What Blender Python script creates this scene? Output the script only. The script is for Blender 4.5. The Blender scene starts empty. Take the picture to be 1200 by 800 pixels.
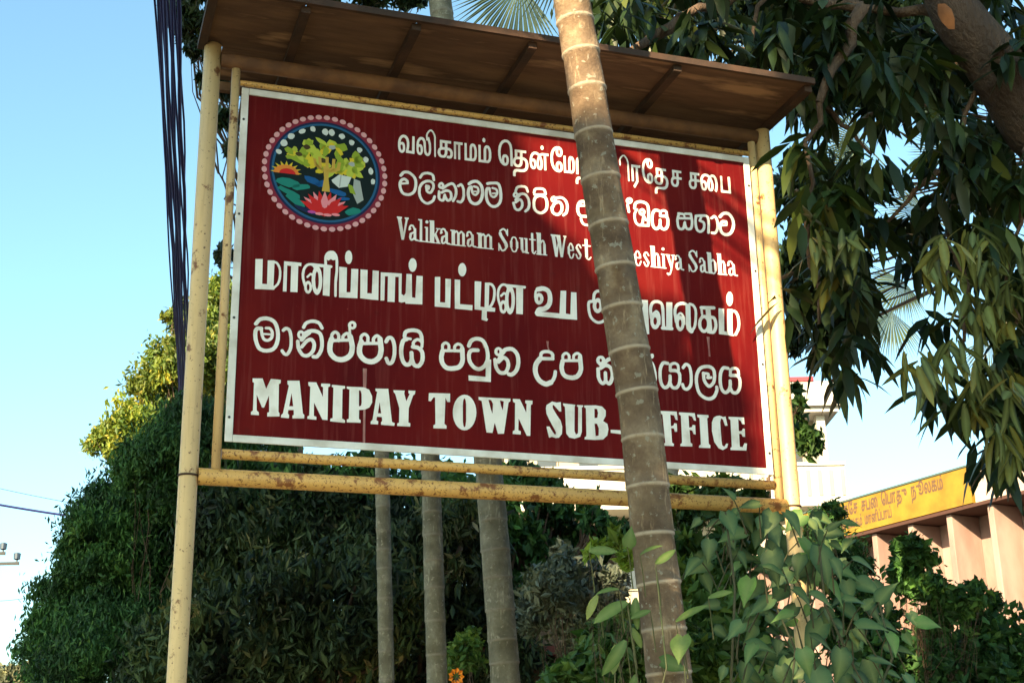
import bpy, math, random
import numpy as np
from mathutils import Vector, Matrix
random.seed(7); RNG=np.random.default_rng(11)
R=math.radians
sc=bpy.context.scene; COL=sc.collection
# ------------------------------------------------------------------ camera
FPX,PITCH,ROLL,YAW=1628.9,0.32125,-0.01799,0.32565
EYE=np.array([0,0,1.6])
_f=np.array([0,math.cos(PITCH),math.sin(PITCH)]); _r0=np.array([1.,0,0]); _u0=np.cross(_r0,_f)
_r=math.cos(ROLL)*_r0+math.sin(ROLL)*_u0; _u=-math.sin(ROLL)*_r0+math.cos(ROLL)*_u0
cam=bpy.data.cameras.new('camera'); cam.lens=FPX/1200*36; cam.sensor_width=36; cam.clip_start=.05; cam.clip_end=3000
co=bpy.data.objects.new('camera',cam); COL.objects.link(co); sc.camera=co
M=Matrix.Identity(4)
for i in range(3): M[i][0]=_r[i]; M[i][1]=_u[i]; M[i][2]=-_f[i]; M[i][3]=EYE[i]
co.matrix_world=M
def at(px,py,y):
    D=_f*FPX+_r*(px-600)+_u*(400-py); return EYE+D*(y/D[1])
# ------------------------------------------------------------------ light
UD=np.array([math.cos(YAW),math.sin(YAW),0]); WD=np.array([math.sin(YAW),-math.cos(YAW),0])
SU,SV=1.0,.62
SUN=-SU*UD+WD+np.array([0,0,SV]); SUN/=np.linalg.norm(SUN)
ELEV=math.asin(SUN[2]); AZ=math.atan2(SUN[0],SUN[1])
w=bpy.data.worlds.new('World'); sc.world=w; w.use_nodes=True
nt=w.node_tree; bg=nt.nodes['Background']; sky=nt.nodes.new('ShaderNodeTexSky'); sky.sky_type='NISHITA'; sky.sun_disc=False
sky.sun_elevation=ELEV; sky.sun_rotation=AZ; sky.air_density=1.0; sky.dust_density=1.2; sky.ozone_density=1.0
tn=nt.nodes.new('ShaderNodeMix'); tn.data_type='RGBA'; tn.blend_type='MULTIPLY'; tn.inputs[0].default_value=1; tn.inputs[7].default_value=(.88,1.11,1.02,1); nt.links.new(sky.outputs[0],tn.inputs[6]); nt.links.new(tn.outputs[2],bg.inputs[0]); bg.inputs[1].default_value=.09
sl=bpy.data.lights.new('sun','SUN'); sl.energy=5.0; sl.angle=R(.6); sl.color=(1,.76,.44)
so=bpy.data.objects.new('sun',sl); COL.objects.link(so); so.rotation_euler=Vector(SUN).to_track_quat('Z','Y').to_euler(); so.location=(0,-5,20)
vs=sc.view_settings; vs.view_transform='Standard'; vs.look='None'; vs.exposure=1.95; vs.gamma=1; vs.use_curve_mapping=False
sc.cycles.max_bounces=6; sc.cycles.transparent_max_bounces=4
# ------------------------------------------------------------------ helpers
def tag(o,label=None,cat=None,group=None,kind=None):
    if label: o['label']=label
    if cat: o['category']=cat
    if group: o['group']=group
    if kind: o['kind']=kind
    return o
def empty(name,loc,label,cat,group=None,rz=0):
    o=bpy.data.objects.new(name,None); o.empty_display_size=.2; COL.objects.link(o); o.location=tuple(float(v) for v in loc); o.rotation_euler=(0,0,rz)
    return tag(o,label,cat,group)
def new(name,me,mat,parent=None,loc=None,rot=None,kind=None,label=None):
    o=bpy.data.objects.new(name,me); COL.objects.link(o)
    if mat is not None and not me.materials:
        for m_ in (mat if isinstance(mat,(list,tuple)) else [mat]): me.materials.append(m_)
    if parent: o.parent=parent
    if loc is not None: o.location=tuple(float(v) for v in loc)
    if rot is not None: o.rotation_euler=rot
    if kind: o['kind']=kind
    if label: o['label']=label
    return o
def fast(name,V,Fc,attr=None,smooth=False,mi=None):
    """V (n,3); Fc list of index arrays grouped (k,m) -> mesh"""
    me=bpy.data.meshes.new(name); V=np.asarray(V,np.float32)
    groups=Fc if isinstance(Fc,list) else [Fc]
    groups=[np.asarray(g,np.int32) for g in groups if len(g)]
    me.vertices.add(len(V)); me.vertices.foreach_set('co',V.ravel())
    loops=np.concatenate([g.ravel() for g in groups]); tot=np.concatenate([np.full(len(g),g.shape[1],np.int32) for g in groups])
    me.loops.add(len(loops)); me.loops.foreach_set('vertex_index',loops)
    me.polygons.add(len(tot)); me.polygons.foreach_set('loop_start',np.concatenate([[0],np.cumsum(tot)[:-1]]).astype(np.int32))
    if mi is not None: me.polygons.foreach_set('material_index',np.asarray(mi,np.int32))
    me.polygons.foreach_set('use_smooth',np.full(len(tot),smooth))
    if attr is not None:
        a=me.attributes.new('var','FLOAT','POINT'); a.data.foreach_set('value',np.asarray(attr,np.float32))
    me.update(calc_edges=True); me.validate(); return me
class MB:
    def __init__(s): s.v=[]; s.q=[]; s.t=[]; s.n=[]; s.a=[]
    def add(s,V,quads=(),tris=(),ngons=(),a=None):
        b=len(s.v); V=[tuple(p) for p in V]; s.v+=V
        s.q+=[tuple(i+b for i in f) for f in quads]; s.t+=[tuple(i+b for i in f) for f in tris]; s.n+=[tuple(i+b for i in f) for f in ngons]
        s.a+=list(a) if a is not None else [0.5]*len(V)
    def box(s,p0,p1,taper=0):
        x0,y0,z0=p0;x1,y1,z1=p1
        s.add([(x0,y0,z0),(x1,y0,z0),(x1,y1,z0),(x0,y1,z0),(x0,y0,z1),(x1,y0,z1),(x1,y1,z1),(x0,y1,z1)],
          quads=[(0,3,2,1),(4,5,6,7),(0,1,5,4),(1,2,6,5),(2,3,7,6),(3,0,4,7)])
    def obox(s,o,ax,ay,az):   # oriented box from corner o and three edge vectors
        o=np.array(o,float);ax,ay,az=[np.array(v,float) for v in (ax,ay,az)]
        s.add([o,o+ax,o+ax+ay,o+ay,o+az,o+ax+az,o+ax+ay+az,o+ay+az],quads=[(0,3,2,1),(4,5,6,7),(0,1,5,4),(1,2,6,5),(2,3,7,6),(3,0,4,7)])
    def tube(s,P,rad,n=12,cap=True,attr=None,wob=0):
        P=[np.array(p,float) for p in P]; m=len(P); rad=[rad]*m if np.isscalar(rad) else list(rad)
        V=[];A=[]; prev=None
        for i,p in enumerate(P):
            t=P[min(i+1,m-1)]-P[max(i-1,0)]; t/=np.linalg.norm(t)+1e-9
            if prev is None:
                prev=np.cross(t,[0,1,0]) if abs(t[1])<.8 else np.cross(t,[1,0,0])
            e1=prev-t*(prev@t); e1/=np.linalg.norm(e1)+1e-9; prev=e1; e2=np.cross(t,e1)
            for k in range(n):
                a=2*math.pi*k/n; V.append(p+rad[i]*(1+wob*(math.sin(a*2+i*.31)*math.sin(i*.17)+.6*math.sin(a*3-i*.53)+.4*math.sin(a*5+i*1.1)))*(e1*math.cos(a)+e2*math.sin(a))); A.append(attr[i] if attr is not None else .5)
        Q=[(i*n+k,i*n+(k+1)%n,(i+1)*n+(k+1)%n,(i+1)*n+k) for i in range(m-1) for k in range(n)]
        s.add(V,quads=Q,ngons=([tuple(range(n-1,-1,-1)),tuple(range((m-1)*n,m*n))] if cap else []),a=A)
    def mesh(s,name,smooth=False,off=(0,0,0)):
        me=bpy.data.meshes.new(name); V=[(p[0]-off[0],p[1]-off[1],p[2]-off[2]) for p in s.v]
        me.from_pydata(V,[],s.q+s.t+s.n)
        a=me.attributes.new('var','FLOAT','POINT'); a.data.foreach_set('value',np.array(s.a,np.float32))
        if smooth:
            me.polygons.foreach_set('use_smooth',np.array([len(p.vertices)<=4 for p in me.polygons]))
        me.update(); return me
    def obj(s,name,mat,parent=None,smooth=False,off=None,**k):
        if off is None: off=(0,0,0)
        return new(name,s.mesh(name,smooth,off),mat,parent,**k)
def cr(pts,n=6):
    p=[np.array(q,float) for q in pts]; q=[2*p[0]-p[1]]+p+[2*p[-1]-p[-2]]; out=[]
    for i in range(1,len(q)-2):
        a,b,c,e=q[i-1:i+3]
        for t in np.linspace(0,1,n,endpoint=False): out.append(.5*((2*b)+(c-a)*t+(2*a-5*b+4*c-e)*t*t+(3*b-a-3*c+e)*t**3))
    out.append(p[-1]); return out
# ------------------------------------------------------------------ materials
def mat(name,col,rough=.7,spec=.5,metal=0):
    m=bpy.data.materials.new(name); m.use_nodes=True; b=m.node_tree.nodes['Principled BSDF']
    b.inputs['Base Color'].default_value=(*col,1); b.inputs['Roughness'].default_value=rough; b.inputs['Specular IOR Level'].default_value=spec; b.inputs['Metallic'].default_value=metal
    return m
def N(m,t,**k):
    n=m.node_tree.nodes.new(t)
    for a,v in k.items(): setattr(n,a,v)
    return n
def L(m,a,b): m.node_tree.links.new(a,b)
def ramp(m,fac,stops):
    r=N(m,'ShaderNodeValToRGB'); e=r.color_ramp.elements
    while len(e)<len(stops): e.new(.5)
    for x,(p,c) in zip(e,stops): x.position=p; x.color=(*c,1) if len(c)==3 else c
    L(m,fac,r.inputs[0]); return r.outputs[0]
def noise(m,scale,detail=4,vec=None,rough=.55,dist=0):
    n=N(m,'ShaderNodeTexNoise'); n.inputs['Scale'].default_value=scale; n.inputs['Detail'].default_value=detail; n.inputs['Roughness'].default_value=rough; n.inputs['Distortion'].default_value=dist
    if vec is not None: L(m,vec,n.inputs['Vector'])
    return n.outputs['Fac']
def ocoord(m,scale=(1,1,1)):
    tc=N(m,'ShaderNodeTexCoord'); mp=N(m,'ShaderNodeMapping'); mp.inputs['Scale'].default_value=scale; L(m,tc.outputs['Object'],mp.inputs[0]); return mp.outputs[0]
def mix(m,fac,a,b,mode='MIX'):
    x=N(m,'ShaderNodeMix',data_type='RGBA',blend_type=mode)
    for s_,v in ((0,fac),(6,a),(7,b)):
        if isinstance(v,(int,float)): x.inputs[s_].default_value=v
        elif isinstance(v,tuple): x.inputs[s_].default_value=(*v,1)
        else: L(m,v,x.inputs[s_])
    return x.outputs[2]
def base(m,c): L(m,c,m.node_tree.nodes['Principled BSDF'].inputs['Base Color'])
def bump(m,h,st=.3,d=.01):
    b=N(m,'ShaderNodeBump'); b.inputs['Strength'].default_value=st; b.inputs['Distance'].default_value=d; L(m,h,b.inputs['Height']); L(m,b.outputs[0],m.node_tree.nodes['Principled BSDF'].inputs['Normal'])
def patchy(name,c1,c2,scale=6,rough=.8,c3=None,lo=.35,hi=.65,vs=(1,1,1),bs=.2,bd=.01,spec=.4):
    m=mat(name,c1,rough,spec); v=ocoord(m,vs); f=noise(m,scale,6,v)
    st=[(lo,c1),(hi,c2)]+([(min(hi+.12,1),c3)] if c3 else [])
    base(m,ramp(m,f,st)); bump(m,noise(m,scale*6,4,v),bs,bd); return m
def leafmat(name,stops,rough=.5,trans=.28,tcol=None,spec=.4):
    m=mat(name,stops[0][1],rough,spec); at_=N(m,'ShaderNodeAttribute'); at_.attribute_name='var'
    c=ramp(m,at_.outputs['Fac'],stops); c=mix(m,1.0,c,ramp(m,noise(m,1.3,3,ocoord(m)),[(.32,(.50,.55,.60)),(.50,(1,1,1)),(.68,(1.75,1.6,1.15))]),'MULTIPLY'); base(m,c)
    b=m.node_tree.nodes['Principled BSDF']; out=m.node_tree.nodes['Material Output']
    tr=N(m,'ShaderNodeBsdfTranslucent'); L(m,mix(m,1.0,c,tcol or (1.0,.95,.35),'MULTIPLY') ,tr.inputs[0])
    ms=N(m,'ShaderNodeMixShader'); ms.inputs[0].default_value=trans; L(m,b.outputs[0],ms.inputs[1]); L(m,tr.outputs[0],ms.inputs[2]); L(m,ms.outputs[0],out.inputs[0])
    return m
def objleaf(name,stops,rough=.45,trans=.25,spec=.5):
    m=mat(name,stops[0][1],rough,spec); oi=N(m,'ShaderNodeObjectInfo')
    c=ramp(m,oi.outputs['Random'],stops); v=ocoord(m,(1,1,1)); n=noise(m,22,3,v)
    c=mix(m,1.0,c,ramp(m,n,[(.3,(.72,.74,.7)),(.7,(1.15,1.12,1.0))]),'MULTIPLY'); base(m,c)
    sp=noise(m,60,3,v); c=mix(m,ramp(m,sp,[(.66,(0,0,0)),(.72,(.8,.8,.8))]),c,(.12,.08,.03))
    at_=N(m,'ShaderNodeAttribute'); at_.attribute_name='var'
    c=mix(m,at_.outputs['Fac'],c,(.22,.28,.10)); base(m,c); bump(m,noise(m,35,4,v),.35,.006)
    b=m.node_tree.nodes['Principled BSDF']; out=m.node_tree.nodes['Material Output']
    tr=N(m,'ShaderNodeBsdfTranslucent'); L(m,c,tr.inputs[0]); ms=N(m,'ShaderNodeMixShader'); ms.inputs[0].default_value=trans
    L(m,b.outputs[0],ms.inputs[1]); L(m,tr.outputs[0],ms.inputs[2]); L(m,ms.outputs[0],out.inputs[0]); return m
def rusty(name,c,rust=(.16,.06,.02),amt=.62,scale=9,vs=(1,1,1),dirt=None):
    m=mat(name,c,.5,.45); v=ocoord(m,vs)
    big=ramp(m,noise(m,2.2,4,v),[(.3,tuple(x*.86 for x in c)),(.7,tuple(min(x*1.06,1) for x in c))])
    f1=ramp(m,noise(m,scale,8,v,.7),[(amt,(0,0,0)),(amt+.05,(1,1,1))]); f2=ramp(m,noise(m,scale*7,5,v,.7),[(amt+.02,(0,0,0)),(amt+.07,(1,1,1))])
    c1=mix(m,f1,big,rust); c1=mix(m,f2,c1,tuple(x*.6 for x in rust)); 
    st=ramp(m,noise(m,5,5,ocoord(m,(14,14,.8))),[(.55,(0,0,0)),(.8,(.55,.55,.55))]); c1=mix(m,st,c1,(.33,.20,.09)); base(m,c1)
    bump(m,noise(m,60,4,v),.25,.003); return m
POST=rusty('cream_paint',(.62,.445,.225),amt=.595); PIPE=rusty('mustard_paint',(.60,.36,.11),(.20,.07,.02),amt=.54,scale=12)
BEAM=patchy('rusty_beam',(.10,.05,.03),(.20,.10,.045),8)
WHITE=mat('white_vinyl',(.80,.80,.78),.45); 
_v=ocoord(WHITE); base(WHITE,ramp(WHITE,noise(WHITE,9,6,_v),[(.30,(.60,.57,.52)),(.48,(.78,.78,.75)),(.7,(.84,.84,.82))]))
FRAME=patchy('weathered_aluminium',(.76,.77,.76),(.52,.50,.46),7,.45,vs=(1,1,1),bs=.1,bd=.002)
PANEL=mat('maroon_panel',(.14,.012,.012),.5,.04)
v=ocoord(PANEL); f=noise(PANEL,1.4,5,v); c=ramp(PANEL,f,[(.28,(.070,.004,.006)),(.5,(.108,.006,.007)),(.72,(.150,.012,.009))])
v2=ocoord(PANEL,(26,1,1.4)); f=ramp(PANEL,noise(PANEL,1.6,6,v2),[(.52,(0,0,0)),(.85,(.75,.75,.75))]); c=mix(PANEL,f,c,(.20,.045,.040)); f=ramp(PANEL,noise(PANEL,11,7,v,.7),[(.58,(0,0,0)),(.75,(.5,.5,.5))]); c=mix(PANEL,f,c,(.055,.010,.010))
f=ramp(PANEL,noise(PANEL,30,3,v),[(.73,(0,0,0)),(.78,(.6,.6,.6))]); c=mix(PANEL,f,c,(.36,.07,.06)); base(PANEL,c)
L(PANEL,ramp(PANEL,noise(PANEL,6,5,v),[(.3,(.42,.42,.42)),(.8,(.62,.62,.62))]),PANEL.node_tree.nodes['Principled BSDF'].inputs['Roughness'])
DRIP=patchy('dried_white_drip',(.40,.22,.20),(.22,.05,.05),25,.7,vs=(1,1,.3))
SHEET=patchy('rust_brown_sheet',(.16,.095,.055),(.085,.048,.030),2.6,.85,c3=(.30,.19,.11),lo=.36,hi=.58,vs=(.7,3.5,1),bs=.25)
RAFTER=patchy('dark_rafter',(.030,.018,.012),(.06,.03,.018),9)
BOLT=mat('bolt_dark',(.05,.05,.05),.5,.5,.6)
# ------------------------------------------------------------------ ground and road (setting)
GR=patchy('dry_ground',(.10,.085,.05),(.19,.15,.095),.6,.95,c3=(.08,.10,.035),bs=.6,bd=.05)
g=MB(); g.add([(-1500,-1500,0),(1500,-1500,0),(1500,1500,0),(-1500,1500,0)],quads=[(0,1,2,3)]); g.obj('ground',GR,kind='structure')
ASPH=patchy('asphalt',(.045,.045,.047),(.062,.06,.058),30,.9,bs=.5,bd=.01)
VD=np.array([-.30,.954,0]); VN=np.array([.954,.30,0])   # road direction (along the cables) and its right hand normal
def strip(name,c0,wd,z,m,l0=-80,l1=400,h=0,kind='structure'):
    s=MB(); a=VN*c0+VD*l0; b=VN*c0+VD*l1
    if h: s.obox((a[0],a[1],z),(b-a),VN*wd,(0,0,h))
    else: s.add([(*a[:2],z),(*b[:2],z),(*(b+VN*wd)[:2],z),(*(a+VN*wd)[:2],z)],quads=[(0,3,2,1)])
    return s.obj(name,m,kind=kind)
strip('road',-9.5,7.5,.004,ASPH); CONC=patchy('concrete',(.30,.29,.27),(.38,.36,.33),5,.9)
strip('kerb',-2.0,.15,0,CONC,h=.13); strip('road_line',-5.8,.12,.008,mat('road_paint',(.75,.75,.72)))
# ------------------------------------------------------------------ signboard
O=np.array([-1.14987,5.35242,0]); BW,BH=2.44,1.57164; Z0=2.95469+1.6-BH
sign=empty('street_signboard',O,'maroon trilingual name board in a cream steel pipe frame under a brown canopy','signboard',rz=YAW)
def board(px,py,w=0):
    D=_f*FPX+_r*(px-600)+_u*(400-py); o=np.array([O[0],O[1],1.6+2.95469])-EYE
    t=(o@WD+w)/(D@WD); P=D*t; return np.array([(P-o)@UD,(P-o)[2]+BH])
def S(u,v,w): return (u,-w,Z0+v)
for u,vb,vt in ((-.130,-Z0,1.765),(2.533,-Z0,1.735)):
    p=MB(); p.tube([S(u,vb,-.01),S(u,vb*.5,-.01),S(u,0,-.01),S(u,.9,-.01),S(u,vt,-.01)],.037,20); p.obj('post',POST,sign,True)
for u in (-.026,2.470):
    p=MB(); p.tube([S(u,-.11,-.01),S(u,.8,-.01),S(u,1.665,-.01)],.0185,12); p.obj('inner_post',POST,sign,True)
p=MB(); p.tube([S(-.093,-.142,-.01),S(1.2,-.140,-.01),S(2.496,-.136,-.01)],.034,18); p.obj('lower_rail',PIPE,sign,True)
p=MB(); p.tube([S(-.006,-.045,-.015),S(1.2,-.043,-.015),S(2.452,-.041,-.015)],.021,14); p.obj('thin_rail',PIPE,sign,True)
p=MB(); p.tube([S(-.093,1.700,-.01),S(2.496,1.698,-.01)],.034,18); p.obj('top_beam',BEAM,sign,True)
p=MB(); p.tube([S(-.006,1.603,-.01),S(2.45,1.603,-.01)],.013,10); p.obj('top_rail',PIPE,sign,True)
# weld collars and tie wire
for u,v_ in ((-.13,-.142),(2.533,-.136)):
    p=MB(); p.tube([S(u,v_-.004,-.01),S(u,v_+.004,-.01)],.041,16); p.obj('weld_ring',RAFTER,sign,True)
# panel
p=MB(); p.box((0.028,-.004,Z0+.026),(BW-.028,.016,Z0+BH-.026)); panel=p.obj('panel',PANEL,sign)
fr=.032
for nm,a,b in (('l',(0,0),(fr,BH)),('r',(BW-fr,0),(BW,BH)),('t',(fr,BH-.030),(BW-fr,BH)),('b',(fr,0),(BW-fr,.030))):
    p=MB(); p.box((a[0]+.0005,-.012,Z0+a[1]),(b[0]-.0005,-.0045,Z0+b[1])); 
    p.box((a[0]+.0015,-.0044,Z0+a[1]+.001),(b[0]-.0015,.02,Z0+b[1]-.001)) if False else None
    o_=p.obj('frame_strip',FRAME,sign)
    bv=o_.modifiers.new('b','BEVEL'); bv.width=.0015; bv.segments=1
for u in (.014,BW-.014):
    for v_ in (.10,.52,.98,1.42):
        p=MB(); p.tube([S(u,v_,.0115),S(u,v_,.015)],.0055,8); p.obj('bolt',BOLT,sign)
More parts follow.
